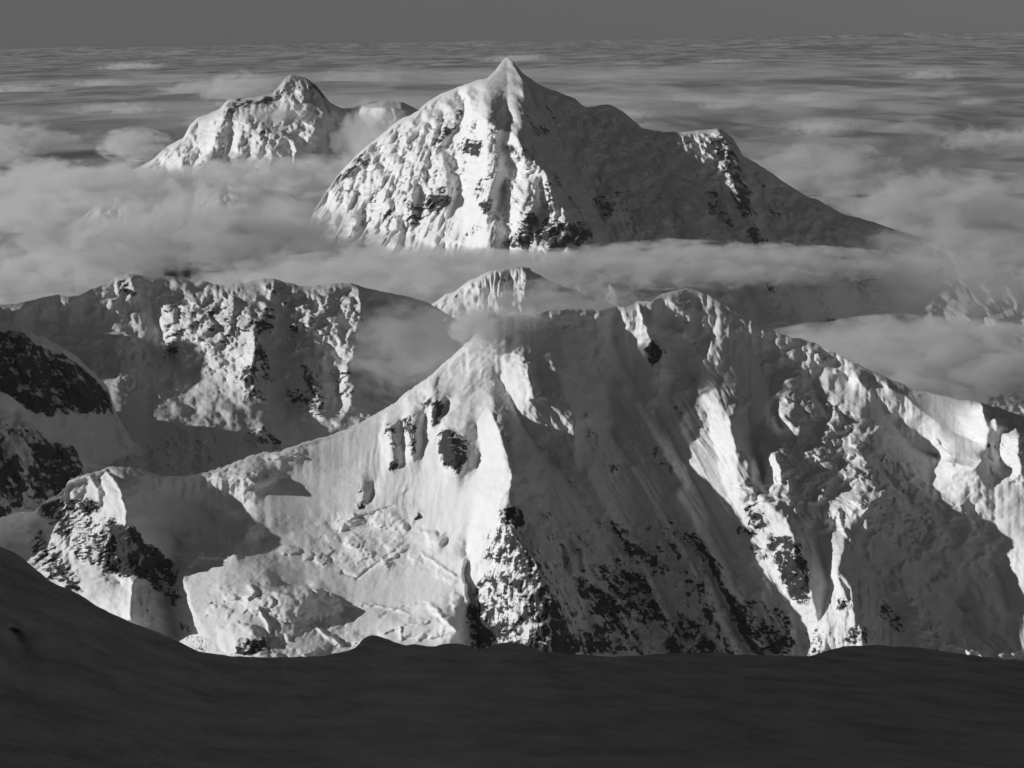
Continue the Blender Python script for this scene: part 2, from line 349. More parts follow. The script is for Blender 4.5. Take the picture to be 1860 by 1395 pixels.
mid_lines = [
  # left knob: recess, bright spur, dark hollow
  [(-120,1010,150),(-20,1000,110),(40,985,85)], [(60,945,55),(90,1000,70),(130,1080,60),(170,1120,60)], [(130,890,5),(150,940,18),(175,1000,25),(215,1060,30)],
  [(205,858,-6),(215,880,-28),(226,905,-48),(230,930,-60),(229,960,-66),(245,985,-50),(262,1010,-35)],
  [(252,880,-10),(262,930,5),(300,960,40),(330,985,50)], [(290,885,12),(320,900,40),(360,920,62),(390,950,70)], [(318,872,4),(345,890,30),(400,905,45),(430,925,45)],
  [(170,868,2),(180,900,-4),(188,930,0)], [(148,866,2),(158,890,6)],
  [(248,1050,-12),(240,1085,-26),(236,1125,-40)], [(262,1060,6),(285,1110,10),(290,1150,8)],
  # small drift hump on the crest
  [(385,868,-8),(420,870,-22),(448,872,-28),(462,878,-22)], [(478,884,4),(500,889,10)], [(440,905,8),(470,915,12)],
  [(495,826,-4),(520,826,-9),(545,828,-6)],
  # big planar lit face
  [(470,980,22),(560,960,14),(640,960,4),(720,960,-4),(800,970,-8)], [(500,870,20),(580,860,10),(650,840,4)],
  # rock ribs under the crest
  [(692,770,2),(690,820,2),(688,860,0)], [(702,748,-6),(708,780,-20),(713,810,-26),(716,835,-22),(712,850,-10)], [(730,765,6),(733,800,4),(735,840,0)],
  [(741,725,-12),(747,760,-30),(751,790,-32),(752,815,-24),(750,840,-6)], [(770,760,10),(772,800,8),(768,850,0)],
  [(777,694,-8),(790,720,-28),(793,745,-30),(785,775,-12)], [(812,730,12),(806,750,6)],
  [(806,765,-12),(815,790,-40),(822,815,-54),(828,840,-50),(832,856,-30)], [(798,800,-4),(796,850,-6)], [(862,770,16),(874,810,22),(868,850,12),(845,880,-4)],
  [(657,850,0),(661,878,-13),(657,905,-17),(653,917,-6)], [(676,880,4),(674,905,3)], [(737,872,-2),(738,890,-11),(736,897,-2)], [(756,910,-4),(757,935,-14),(755,943,-4)],
  # bright spur and the dark face beyond it
  [(893,753,-6),(903,780,-34),(915,810,-62),(924,840,-84),(930,866,-100),(926,888,-104),(917,908,-100),(920,940,-104),(935,975,-116),(960,1010,-130),(985,1045,-138),(1000,1090,-140),(1003,1140,-136),(1000,1190,-130)],
  [(860,900,-20),(850,960,-6),(846,1010,10)], [(905,945,-84),(880,1000,-40),(870,1040,-10)],
  [(848,1030,10),(852,1080,46),(862,1120,60),(872,1190,62)], [(905,1030,-55),(930,1090,-70),(940,1150,-70)], [(890,1090,-10),(905,1180,0)], [(960,1090,-96),(975,1170,-98)],
  [(842,1020,-22),(846,1060,-10),(848,1100,6)],
  [(948,850,-40),(958,900,-34),(970,960,-50),(1010,1020,-70)], [(985,860,28),(1000,920,34),(1030,1000,20),(1060,1080,0),(1080,1180,-10)],
  [(1100,850,86),(1130,930,84),(1180,1020,72),(1230,1120,62)], [(1220,800,120),(1250,880,106),(1300,980,84),(1360,1080,62),(1400,1180,52)],
  # patch of lit snow on the dark face
  [(1045,985,34),(1052,1005,14),(1056,1035,8),(1062,1050,14)], [(1022,990,40),(1030,1030,36)],
  [(1120,1040,44),(1150,1100,36)], [(1270,1020,60),(1285,1080,48),(1300,1140,44)],
  # upper middle: hollow, serac string and a soft lit rib
  [(800,690,4),(840,680,12),(880,650,20),(930,620,28)], [(850,720,14),(880,700,30),(900,730,20)],
  [(905,680,52),(925,720,66),(945,765,72),(975,805,84),(1010,835,92)], [(940,640,22),(952,665,22),(962,690,26),(968,715,34)], [(975,660,44),(985,710,52)],
  [(985,610,34),(1010,660,34),(1028,710,40),(1042,760,50),(1046,800,58),(1038,822,70)], [(1075,640,110),(1100,700,128),(1120,780,132)], [(1060,770,92),(1075,820,96)],
  [(1000,592,30),(1040,590,58),(1075,600,80)], [(1040,640,75),(1060,680,95)],
  # summit ribs
  [(1120,575,40),(1110,610,104),(1130,650,128),(1160,690,140)], [(1160,553,4),(1168,585,14),(1178,615,34),(1190,645,66),(1205,680,110),(1225,700,150)], [(1200,570,34),(1225,620,96),(1245,660,140),(1262,690,164)],
  [(1215,545,6),(1235,556,8),(1255,560,16)], [(1232,575,34),(1240,596,50),(1262,630,86),(1290,665,104),(1318,690,112)], [(1262,585,52),(1290,600,62),(1310,640,70),(1335,680,84),(1350,720,94),(1362,770,96),(1375,830,96),(1385,875,96)],
  [(1340,600,72),(1370,640,108),(1395,670,124),(1400,720,126),(1420,780,140)],
  [(1283,560,16),(1330,590,30),(1390,622,38)],
  [(1268,720,176),(1290,780,196),(1306,850,204),(1318,890,208),(1345,940,214),(1375,1000,216),(1405,1050,220),(1435,1100,222),(1462,1180,220)],
  [(1325,760,120),(1335,830,124),(1345,880,126)], [(1362,835,122),(1366,880,130),(1372,900,126)], [(1410,830,108),(1420,870,112)],
  # lower right: ice cliff, rock spur, second spur, lit serac lip
  [(1352,905,120),(1400,915,96),(1425,925,96)], [(1425,940,102),(1440,985,96),(1452,1030,100),(1462,1060,106),(1475,1090,118)], [(1480,960,140),(1495,1010,168),(1508,1060,186),(1512,1130,190)],
  [(1535,955,128),(1538,985,118),(1525,1030,118),(1535,1070,110),(1552,1110,104),(1572,1180,100)], [(1500,1100,176),(1490,1180,190)],
  [(1585,1010,160),(1610,1060,196),(1640,1120,214),(1668,1180,222)], [(1618,1050,176),(1640,1085,178),(1672,1130,180),(1710,1165,182),(1790,1190,178)], [(1600,960,180),(1650,1000,226),(1700,1060,262),(1760,1110,290)],
  # broken glacier and lit slope below the right-hand crest
  [(1395,655,104),(1412,655,92),(1425,668,104)], [(1450,640,60),(1470,690,120),(1500,740,150)], [(1500,640,18),(1520,665,36),(1540,690,60)], [(1520,750,134),(1518,775,122),(1530,800,132)],
  [(1420,760,130),(1480,790,168),(1540,800,170)], [(1430,900,128),(1480,900,150),(1540,880,184)], [(1560,830,176),(1600,860,196),(1640,890,206)],
  [(1560,690,30),(1600,740,90),(1650,800,150),(1700,830,170)], [(1610,700,20),(1680,750,50),(1740,790,60),(1775,800,52)], [(1720,840,140),(1770,850,110),(1785,840,96)],
  [(1786,738,4),(1790,770,24),(1795,810,50),(1797,835,70)], [(1806,760,40),(1814,800,84),(1818,840,110)], [(1850,800,80),(1852,860,110)],
  [(1700,930,232),(1760,900,226),(1830,900,200)], [(1700,1000,262),(1770,1010,286),(1820,1040,310),(1832,1090,318)], [(1862,960,250),(1880,1040,270),(1900,1120,280)], [(1560,930,150),(1600,915,166),(1640,930,200)],
  # lower left ice shelf
  [(322,1010,40),(330,1040,10),(345,1075,-8),(352,1110,-14),(375,1150,-16),(400,1180,-10)], [(300,1030,46),(305,1100,50),(320,1150,50)], [(345,975,14),(400,990,-6),(430,1010,-20)],
  [(440,955,10),(455,965,-4),(462,972,6)], [(395,1070,-24),(440,1080,-34),(480,1088,-56),(520,1086,-66),(560,1090,-62)], [(500,1060,-14),(560,1065,-10)], [(590,1105,-26),(622,1120,-8)], [(430,1110,-34),(460,1150,-46),(480,1165,-30)], [(500,1130,-40),(560,1150,-30)],
  [(570,1135,-14),(590,1155,-28),(620,1172,-26)], [(700,1150,-46),(740,1135,-56),(775,1130,-50)], [(780,1100,-30),(800,1120,-54),(830,1150,-60)], [(690,1110,-20),(750,1110,-24)],
  [(620,960,-4),(640,935,-14),(690,925,-18),(735,955,-16)], [(640,985,-12),(660,1000,-22),(700,1015,-26)], [(780,980,-14),(800,985,-20),(806,990,-4)],
]
_shift = []
for _l in mid_lines:                       # the right-hand half of the ridge stands forward of the dark face
    mx = min(p[0] for p in _l); my = sum(p[1] for p in _l) / len(_l)
    if (mx >= 1340 and my > 905) or mx == 1268: continue
    o_ = 0. if mx < 1318 else min(1., max(0., (my - 640) / 200.)) if mx < 1460 else min(1., max(0., (my - 735) / 120.))
    _shift.append([(p[0], p[1], p[2] - o_ * (125. + .36 * max(0., p[0] - 1450))) for p in _l])
mid_lines = _shift + [
  [(1268,720,130),(1290,780,110),(1306,850,80),(1318,890,62),(1345,940,42),(1375,1000,28),(1405,1050,22),(1435,1100,20),(1462,1180,24)],
  [(1352,902,10),(1385,905,-14),(1425,915,-14)], [(1400,918,-24),(1425,940,-46),(1440,985,-62),(1452,1030,-68),(1462,1060,-68),(1477,1092,-60),(1480,1130,-40)],
  [(1478,955,0),(1495,1010,-10),(1508,1060,-34),(1498,1100,-44)], [(1512,940,10),(1538,960,-40),(1531,1000,-72),(1522,1040,-84),(1535,1080,-104),(1555,1120,-118),(1574,1185,-128)], [(1500,1125,-60),(1488,1190,-60)],
  [(1585,1005,-30),(1610,1060,-40),(1640,1120,-40),(1668,1185,-50)], [(1618,1045,-30),(1640,1080,-50),(1672,1128,-72),(1710,1163,-84),(1790,1192,-94)],
  [(1600,960,-20),(1650,1000,20),(1700,1060,50),(1760,1115,70)], [(1800,1020,60),(1828,1060,60),(1834,1110,40)], [(1862,960,-14),(1880,1040,-24),(1900,1130,-34)], [(1700,960,10),(1770,960,20)], [(1560,915,-60),(1600,905,-60),(1650,925,-30)],
]
mid_rocks = [
  (.32,[(960,960),(1100,940),(1250,950),(1330,1040),(1420,1100),(1460,1190),(1000,1190)],"rock-streaked foot of the shaded face"),
  (.52,[(68,925),(100,908),(150,905),(205,940),(228,950),(250,975),(262,1010),(250,1040),(190,1040),(150,1020),(110,980)],"snow-dusted rock face under the left knob"),
  (.95,[(205,960),(240,955),(262,985),(300,1005),(325,1030),(310,1060),(240,1050),(190,1035)]), (.7,[(250,1040),(325,1035),(330,1080),(325,1105),(290,1080)]),
  (.7,[(60,950),(95,990),(140,1040),(150,1080),(90,1050),(60,1010)]), (.8,[(142,905),(180,908),(175,935),(145,925)]),
  (.8,[(697,765),(715,768),(727,800),(722,815),(702,800)]), (.8,[(703,835),(722,830),(724,852),(708,858)]), (.8,[(735,755),(755,760),(758,800),(748,830),(736,800)]), (.7,[(762,720),(775,715),(782,730),(770,745)]), (.8,[(785,715),(805,730),(800,770),(785,770)]),
  (1.,[(798,785),(812,775),(830,780),(856,805),(850,830),(838,858),(818,850),(800,825)],"dark rock buttress in the lit face"),
  (.9,[(652,880),(668,878),(668,892),(655,896)]), (.9,[(650,908),(664,905),(664,920),(651,921)]), (.9,[(733,890),(742,890),(742,897),(733,897)]), (.9,[(750,930),(762,930),(762,942),(749,942)]),
  (.95,[(905,925),(925,918),(955,930),(955,950),(935,960),(908,950)]), (.5,[(885,960),(950,960),(985,1010),(1005,1090),(1000,1190),(870,1190),(850,1090),(880,1040)],"snow-plastered rock foot of the bright spur"),
  (1.,[(850,1100),(885,1105),(905,1140),(915,1170),(900,1190),(850,1190)]),
  (.8,[(985,1080),(1015,1100),(1050,1190),(960,1190)]),
  (.95,[(1040,1045),(1070,1060),(1110,1080),(1130,1120),(1115,1145),(1085,1110),(1055,1080)],"black crag in the shaded face"),
  (.85,[(1080,1020),(1130,1035),(1170,1045),(1180,1075),(1200,1115),(1180,1140),(1130,1110),(1100,1060)]), (.7,[(1110,1115),(1160,1140),(1170,1190),(1040,1190),(1040,1150)]),
  (.75,[(1110,955),(1140,960),(1180,1000),(1205,1030),(1190,1050),(1150,1020)]), (.65,[(1195,925),(1240,960),(1300,1010),(1320,1050),(1280,1040),(1240,990)]), (.7,[(1245,1050),(1290,1065),(1280,1080),(1250,1072)]),
  (.75,[(1215,1120),(1260,1125),(1290,1160),(1320,1190),(1210,1190)]), (.8,[(1320,1080),(1360,1090),(1380,1130),(1420,1140),(1440,1190),(1360,1190),(1335,1140)],"dark crags at the foot of the shaded face"), (.7,[(1410,1110),(1430,1110),(1450,1170),(1430,1180)]),
  (.6,[(1330,945),(1370,960),(1372,975),(1340,970)]), (.7,[(1360,990),(1395,1000),(1390,1015),(1365,1010)]),
  (.5,[(1140,800),(1185,815),(1235,855),(1220,860),(1160,825)]), (.75,[(1098,842),(1125,835),(1125,855),(1105,862)]), (.8,[(1027,872),(1042,875),(1044,890),(1032,888)]), (.5,[(1060,775),(1085,790),(1080,800),(1062,795)]), (.6,[(970,925),(1000,930),(1000,950),(980,945)]), (.8,[(1222,740),(1245,740),(1245,752),(1228,755)]),
  (.8,[(1178,615),(1200,625),(1205,645),(1190,660),(1180,640)]), (.45,[(1210,650),(1235,665),(1240,690),(1225,690)]),
  (.75,[(1345,915),(1375,915),(1395,945),(1385,965),(1360,950)]), (.75,[(1390,975),(1425,965),(1460,1005),(1478,1050),(1460,1095),(1435,1085),(1415,1040)],"rock rib beside the ice cliff"),
  (.5,[(1440,985),(1470,990),(1475,1030),(1455,1030)]), (.75,[(1515,1085),(1545,1090),(1545,1110),(1520,1110)]), (.7,[(1590,1075),(1620,1100),(1650,1130),(1640,1170),(1600,1120)]), (.5,[(1530,1140),(1590,1140),(1590,1170),(1540,1170)]), (.45,[(1460,1140),(1500,1140),(1510,1190),(1465,1190)]),
  (.85,[(1788,808),(1800,806),(1798,820),(1790,820)]), (.7,[(1795,838),(1803,836),(1803,850),(1796,848)]),
  (.8,[(430,1160),(480,1155),(500,1185),(430,1190)]), (.5,[(318,1125),(350,1140),(400,1185),(360,1185),(330,1160)]),
]
mid_ser = [(.9,[(1380,640),(1430,640),(1480,700),(1560,760),(1620,830),(1660,900),(1700,960),(1720,1050),(1660,1010),(1560,960),(1450,930),(1400,900),(1400,760)]), (.8,[(1780,800),(1900,760),(1900,900),(1820,870)]), (.9,[(1615,1050),(1650,1060),(1720,1140),(1860,1180),(1860,1230),(1700,1190),(1640,1110)]),
  (.7,[(1340,885),(1430,890),(1560,920),(1560,980),(1440,960),(1350,930)]), (.32,[(610,925),(740,920),(810,980),(820,1040),(700,1040),(560,1030),(560,990)]), (.3,[(380,1060),(480,1050),(520,1090),(480,1130),(380,1100)]), (.6,[(935,635),(965,640),(985,700),(975,735),(950,700)]), (.6,[(1235,590),(1262,600),(1325,690),(1290,690)]), (.5,[(1640,870),(1760,900),(1820,980),(1700,960)])]
mid_ser = [(k * .6, p) for k, p in mid_ser]
mid_fl = [(.4,[(640,790),(900,760),(930,900),(900,980),(780,960),(640,940)]), (.8,[(960,640),(1320,620),(1470,1190),(1000,1190),(940,900)],.62), (.9,[(1130,560),(1240,560),(1250,700),(1150,700)]), (.8,[(230,1040),(330,1090),(330,1190),(230,1150)]), (1.6,[(860,980),(990,980),(1000,1190),(860,1190)]), (1.,[(1470,1050),(1620,1050),(1640,1190),(1470,1190)]), (.6,[(1820,980),(1960,980),(1960,1200),(1800,1150)])]
mid_smooth = [(.75,[(340,960),(480,940),(640,950),(840,980),(850,1190),(340,1190)]), (.7,[(1285,585),(1340,600),(1400,700),(1430,880),(1330,890),(1300,760)]), (.7,[(1820,880),(1990,860),(1990,1200),(1830,1150)]), (.6,[(1400,600),(1560,670),(1600,720),(1500,700)]), (.6,[(235,855),(420,880),(430,960),(300,970),(240,940)]), (.9,[(560,810),(700,750),(900,780),(925,880),(880,960),(640,950),(450,930),(470,860)]), (.75,[(440,850),(640,790),(700,900),(640,930),(470,940)]), (.8,[(890,760),(930,860),(905,930),(860,890)]), (.95,[(1570,690),(1780,735),(1785,840),(1690,840),(1600,760)]), (.5,[(950,850),(1300,800),(1320,950),(1000,950)])]
mid_bumps = [
  # ice blocks and drifts on the lit face and the shelf below it: x, y, half width, half height, height in metres
  (640,945,16,12,9),(700,945,32,20,13),(735,955,12,10,8),(645,985,22,16,14),(660,1010,22,12,8),(715,995,26,18,11),(790,982,22,18,14),(800,1040,18,14,9),(820,1050,14,18,9),(830,1090,14,16,10),(585,1015,16,12,9),(560,1010,10,9,6),(525,1000,22,10,8),(450,962,14,9,9),(432,945,12,12,8),(700,1020,22,9,8),(760,1015,18,12,8),
  (540,1100,72,30,26,.6),(470,1100,40,18,14),(350,1010,24,18,12),(380,1005,28,14,10),(430,1160,45,30,22,.5),(560,1165,50,22,14),(640,1160,40,16,12),(760,1140,50,20,16),(820,1140,26,26,18),(520,1145,30,18,10),(420,1085,18,10,8),(400,1110,30,14,9),(610,1130,34,14,8),
  (448,872,44,14,16,.8),(420,862,14,5,6),(500,828,34,6,8,.7),(545,818,16,6,6),(562,805,14,6,6),(375,862,9,7,6),
  # serac string, upper face
  (945,650,12,10,12),(952,672,12,9,10),(960,692,12,10,12),(968,718,16,12,16),(938,634,10,8,8),(985,720,10,8,6),(1065,765,14,14,12),(1075,785,10,10,8),
  (1035,590,20,12,9),(1120,600,22,10,8),(1075,575,30,8,10),(1010,570,26,8,10),
  # summit crest and right-hand crest
  (1235,535,30,9,14),(1245,552,32,10,12),(1290,555,16,6,9),(1325,572,12,5,8),(1345,580,10,5,7),(1360,590,12,5,7),(1390,600,14,6,7),(1475,632,26,10,12),(1505,655,28,12,16),(1530,672,26,12,16),(1490,645,14,6,8),(1560,680,20,8,9),(1600,690,12,6,7),(1640,705,12,5,6),(1670,715,12,5,6),
  # broken glacier
  (1405,662,24,14,22),(1440,690,30,14,12),(1430,720,22,12,14),(1460,745,36,24,26,.6),(1525,770,30,26,28),(1560,800,24,18,16),(1600,790,30,20,18),(1500,820,40,18,18),(1420,800,26,16,16),(1440,850,34,20,18),(1490,870,30,18,16),(1540,860,26,16,16),(1580,870,30,20,18),(1620,890,26,18,16),(1560,920,44,22,22),(1600,960,34,20,18),(1480,900,24,16,14),(1640,860,34,24,20),(1680,900,30,22,20),(1660,960,30,20,18),(1700,980,26,24,20),(1740,930,28,20,18),(1760,960,20,26,18),(1670,1030,40,28,20),(1740,1010,34,30,18),(1720,1070,44,30,18),(1790,1020,30,30,16),(1400,880,16,16,16),(1425,890,18,20,16),(1350,890,28,20,20),(1395,895,30,24,22),
  (1395,790,18,30,12),(1340,770,26,60,14),(1345,850,24,40,16),(1395,850,26,40,18),(1300,640,22,40,14),
  (1645,1060,10,10,12),(1655,1085,12,12,14),(1672,1110,14,12,14),(1690,1140,18,12,14),(1710,1160,18,12,14),(1740,1170,22,12,12),(1780,1185,26,10,12),(1628,1040,8,10,10),(1830,1190,24,10,10),
  (1815,770,16,18,14),(1845,790,18,16,14),(1860,820,16,18,14),(1830,840,16,16,12),(1880,850,18,18,12),(1855,870,18,14,12)]
mid_bumps = [(t[0], t[1], t[2], t[3], t[4] * (.2 if t[1] < 600 + max(0, t[0] - 1380) * .31 and t[0] > 1200 else 1.), *t[5:]) for t in mid_bumps]
mid_grooves = [
  ([(500,1078),(560,1085),(600,1098),(680,1098),(740,1113)],-5,2.2), ([(690,1118),(740,1102),(775,1095)],4,2.5), ([(780,1097),(800,1118),(830,1145)],-10,4), ([(570,1137),(590,1150),(618,1172)],-10,3), ([(690,1150),(730,1136),(775,1130)],-6,2.5), ([(728,1140),(730,1160)],-6,2.5),
  ([(470,1105),(485,1130),(488,1150)],-9,3), ([(385,1095),(420,1092),(440,1085)],6,2.5), ([(455,1065),(462,1075),(450,1088)],-10,4), ([(620,1040),(650,1050),(680,1025),(720,1000)],5,2.5), ([(620,945),(660,940),(700,922),(715,922)],5,2.5), ([(763,1003),(790,1020),(825,1045)],-6,3),
  ([(122,880),(140,868),(165,866)],-7,3), ([(195,853),(180,870),(190,900)],6,3), ([(190,852),(205,870),(220,895),(229,925),(229,955)],-7,3), ([(165,865),(175,890),(180,920)],-5,3),
  ([(893,752),(905,780),(918,815),(928,850),(931,868)],-8,3), ([(925,885),(905,915),(900,930)],-6,3), ([(1158,548),(1170,590),(1185,630)],-9,3), ([(1228,575),(1240,600),(1262,632),(1290,668)],-8,3.5), ([(1225,598),(1238,606),(1242,618)],-7,3),
  ([(1340,885),(1360,888)],8,3), ([(1428,860),(1434,880),(1436,890)],-9,3), ([(1400,870),(1412,885)],6,3), ([(1545,880),(1560,870),(1572,862)],-6,3), ([(1445,925),(1455,945),(1470,955)],-8,3), ([(1515,940),(1522,925),(1530,955),(1545,985)],-8,3), ([(1575,990),(1580,1015),(1602,1040)],-9,3.5), ([(1520,1050),(1540,1070),(1545,1100)],6,3), ([(1700,800),(1712,815),(1722,822)],-8,3), ([(1750,920),(1752,950),(1745,970)],5,3), ([(1795,840),(1800,860)],6,3),
  ([(1460,965),(1470,985),(1480,1010)],-6,3), ([(850,1045),(846,1075),(852,1100)],-6,3), ([(240,1052),(238,1090),(233,1125)],-7,3), ([(1045,985),(1057,1005),(1058,1035)],-7,3),
  ([(650,752),(672,748),(700,740)],-4,2), ([(560,803),(600,790),(650,768)],-3,2), ([(1160,1010),(1200,1070),(1240,1160)],12,7), ([(1070,860),(1120,950),(1180,1050),(1230,1180)],-16,9), ([(1150,850),(1220,970),(1290,1090),(1330,1180)],-18,10), ([(1230,900),(1300,1020),(1350,1120),(1380,1180)],-14,9), ([(1000,830),(1050,900),(1095,980),(1140,1060)],12,9), ([(1110,780),(1170,880),(1250,1010),(1310,1120)],13,9), ([(1190,740),(1250,850),(1310,960),(1370,1060)],13,10), ([(1130,700),(1190,800),(1240,880)],-12,9), ([(960,880),(1000,960),(1050,1050),(1090,1140)],-12,8), ([(1040,830),(1075,880),(1100,930)],-10,7), ([(1270,1000),(1310,1080),(1350,1160)],12,7)]
relief("mountain_ridge", mid_sky, mid_bot, mid_alpha, mid_lines, mid_rocks, M_ROCK, 1000, 450, -150, 2010, seracs=mid_ser, flutes=mid_fl, zones=mid_smooth, ser_amp=15., ser_l=75., bumps=mid_bumps, grooves=mid_grooves, jit=2.4, erode=6.5, seed=1.3,
       props=dict(kind="structure", label="broad sunlit snow ridge with rock ribs and a shaded face, behind the dark snow slope", category="mountain"))

# ------------------------------------------------------------------ far twin-shouldered mountain
F_ROCK = mountain_mat("far_snow_and_rock", 2.6)
far_sky = [(380,560,11500),(450,500,11500),(540,430,11500),(570,385,11500),(590,352,11500),(600,337,11500),(612,321,11501),(630,300,11504),(647,283,11507),(665,266,11510),(687,250,11513),(700,238,11516),(713,227,11518),(733,213,11521),(748,208,11523),(760,200,11525),(767,192,11526),(777,185,11528),(800,170,11532),(833,158,11537),(850,152,11540),(867,145,11542),(885,142,11544),(897,130,11546),(905,120,11547),(913,110,11548),(918,105,11549),(923,104,11549),(930,109,11550),(940,123,11552),(948,131,11553),(957,138,11554),(977,152,11556),(1000,163,11560),(1013,166,11560),(1027,173,11560),(1043,177,11560),(1052,186,11560),(1060,193,11560),(1067,196,11560),(1080,193,11560),(1097,190,11560),(1110,190,11560),(1120,195,11560),(1133,203,11560),(1150,218,11560),(1167,232,11560),(1187,237,11560),(1213,240,11560),(1235,239,11560),(1257,238,11560),(1287,235,11560),(1303,233,11559),(1320,240,11558),(1333,253,11557),(1343,270,11556),(1350,284,11556),(1370,294,11554),(1400,313,11552),(1433,337,11549),(1467,357,11546),(1480,360,11545),(1500,371,11544),(1533,390,11541),(1567,397,11538),(1600,408,11536),(1700,440,11528),(1900,500,11512),(2050,560,11500)]
far_bot = [(380,640),(700,640),(1100,640),(1300,680),(1500,790),(2050,800)]
far_alpha = [[(600,420,48),(800,350,46),(1000,400,48)], [(860,155,12),(900,160,14),(940,170,20)], [(840,200,45),(900,230,40)], [(1100,230,34),(1250,260,34)], [(1150,380,42),(1300,380,46),(1500,420,34)], [(600,560,40),(1000,560,40),(1300,560,44),(1600,560,44)], [(1600,700,12),(1900,700,10)]]
T = lambda x, o=0.: -.35 * (x - 620) - 2.6 * max(0., x - 923) + o      # keeps the flank turned to the light past the summit
def TL(o, *pts): return [(x, y, T(x, o if len(p_) == 0 else p_[0])) for x, y, *p_ in pts]
far_lines = [
  # front buttress crest: lit on the left, shaded on the right
  TL(0,(848,169,-10),(853,185,-40),(857,200,-60),(873,212,-66),(890,224,-74),(910,233,-80),(925,240,-84),(937,248,-88),(947,262,-92),(949,271,-94),(947,283,-92),(963,290,-92),(975,297,-90),(988,306,-90),(992,318,-90),(996,332,-90),(1000,355,-90),(1004,375,-90),(1009,392,-88),(1000,430,-90),(1000,640,-90)),
  TL(0,(1024,384,-60),(1034,408,-70),(1045,437,-74)),
  # shaded bowl behind it
  TL(0,(885,182,30),(905,192,30),(925,208,20),(945,230,14),(962,258,10),(985,285,14),(1010,312,20),(1030,345,40),(1060,390,80),(1095,440,130),(1150,640,200)), [(1000,230,-60),(1040,290,-150),(1080,350,-230),(1120,420,-260)],
  # summit spur
  [(922,108,-4),(924,116,-18),(935,126,-38),(943,136,-56),(948,150,-82),(953,160,-104),(951,172,-130)], [(938,120,4),(950,140,0),(962,160,-20),(970,180,-40)], [(915,140,-34),(930,160,-64)], [(860,160,-10),(890,166,-24),(915,172,-40)],
  # dark right-facing step below the buttress top
  TL(0,(836,177,150),(831,198,100),(819,218,50),(806,245,10),(791,266,-6)), TL(0,(843,182,190),(842,205,170),(833,228,120),(823,246,80),(812,268,50)), TL(0,(862,214,-2),(856,228,-8),(850,241,-6)), TL(0,(868,218,40),(867,238,40)), TL(0,(870,255,-6),(880,250,0),(905,262,6),(920,280,12)),
  TL(0,(760,215,60),(780,235,40),(760,260,10)), TL(0,(665,268,10),(690,256,20),(715,240,40)), TL(0,(620,330,0),(640,300,0),(655,290,6)), TL(0,(650,310,26),(670,290,30)),
  # hollow with the big cast shadow
  TL(0,(802,282,-20),(807,300,-34),(806,325,-46),(813,345,-50),(818,368,-54)), TL(0,(820,285,40),(833,308,50),(837,333,50),(829,360,40),(820,385,30)), TL(0,(845,330,0),(850,360,0),(840,400,0)),
  TL(0,(755,322,-10),(775,312,-20),(795,305,-26)), TL(0,(741,334,-10),(750,350,-24),(748,375,-34),(744,408,-40)), TL(0,(758,334,36),(766,356,44),(764,382,40),(752,408,20)), TL(0,(775,335,-4),(782,365,-10),(775,395,-14)),
  TL(0,(700,360,-6),(712,385,-14),(722,410,-20),(712,440,-24)), TL(0,(732,392,20),(735,420,20)), TL(0,(640,378,-10),(645,400,-30),(648,420,-36)), TL(0,(660,385,20),(662,415,24)), TL(0,(690,330,10),(680,380,10)), TL(0,(610,350,0),(600,400,0)),
  # ribs right of the gully
  TL(0,(895,300,6),(905,292,-6),(912,306,-14),(922,325,-24),(928,344,-26)), TL(0,(928,294,40),(939,308,50),(936,332,44),(931,348,20)), TL(0,(906,325,-10),(893,343,-20),(878,362,-26),(868,392,-26),(852,420,-26)), TL(0,(914,338,40),(916,355,44),(906,376,40),(898,392,30),(880,415,20)), TL(0,(870,325,4),(862,355,4)), TL(0,(945,345,-6),(930,375,-8),(915,400,-14)),
  TL(0,(960,330,-4),(972,345,-10)), TL(0,(982,332,10),(974,356,-10),(970,378,-24),(958,396,-34),(938,412,-40),(922,430,-44),(905,455,-44)), TL(0,(985,352,50),(990,380,50),(980,410,40)), TL(0,(930,398,4),(915,405,-12),(905,422,-14)), TL(0,(936,404,30),(925,425,20)),
  # shaded right-hand flank, its shoulder and rock rib
  [(1100,215,-40),(1110,260,-50),(1130,320,-90),(1160,400,-170)], [(1070,320,-90),(1085,350,-160),(1095,400,-200)], [(1180,290,-20),(1210,330,-40),(1230,380,-90),(1240,440,-140)],
  [(1150,260,-30),(1140,290,-80),(1150,330,-130)], [(1190,400,-160),(1210,395,-200),(1225,420,-190)], [(1260,300,-70),(1275,340,-140),(1280,390,-200),(1270,440,-230)],
  [(1287,240,-12),(1292,260,-44),(1310,290,-90),(1330,330,-190),(1350,380,-240),(1380,430,-300),(1410,470,-340)], [(1262,241,2),(1275,247,-14)], [(1298,244,-36),(1305,238,-40),(1320,258,-80)], [(1330,290,-80),(1345,310,-90),(1370,360,-110),(1400,420,-170)], [(1300,395,-180),(1320,430,-230),(1350,460,-280)],
  [(1400,350,-50),(1440,380,-60),(1500,410,-70)], [(1440,420,-140),(1480,440,-150)],
  # lower right spurs
  [(1490,470,-300),(1520,510,-380),(1560,560,-470),(1600,600,-540)], [(1460,500,-250),(1480,550,-320),(1500,600,-380)], [(1540,470,-230),(1590,520,-310),(1640,570,-380)], [(1620,480,-100),(1680,540,-130),(1740,580,-120)], [(1860,520,140),(1860,600,140)], [(1350,510,-280),(1400,570,-400)],
]
far_lines = [[(x, y, d * (.25 if l[0][0] >= 1350 and l[0][1] >= 465 else 1.)) for x, y, d in l] for l in far_lines]
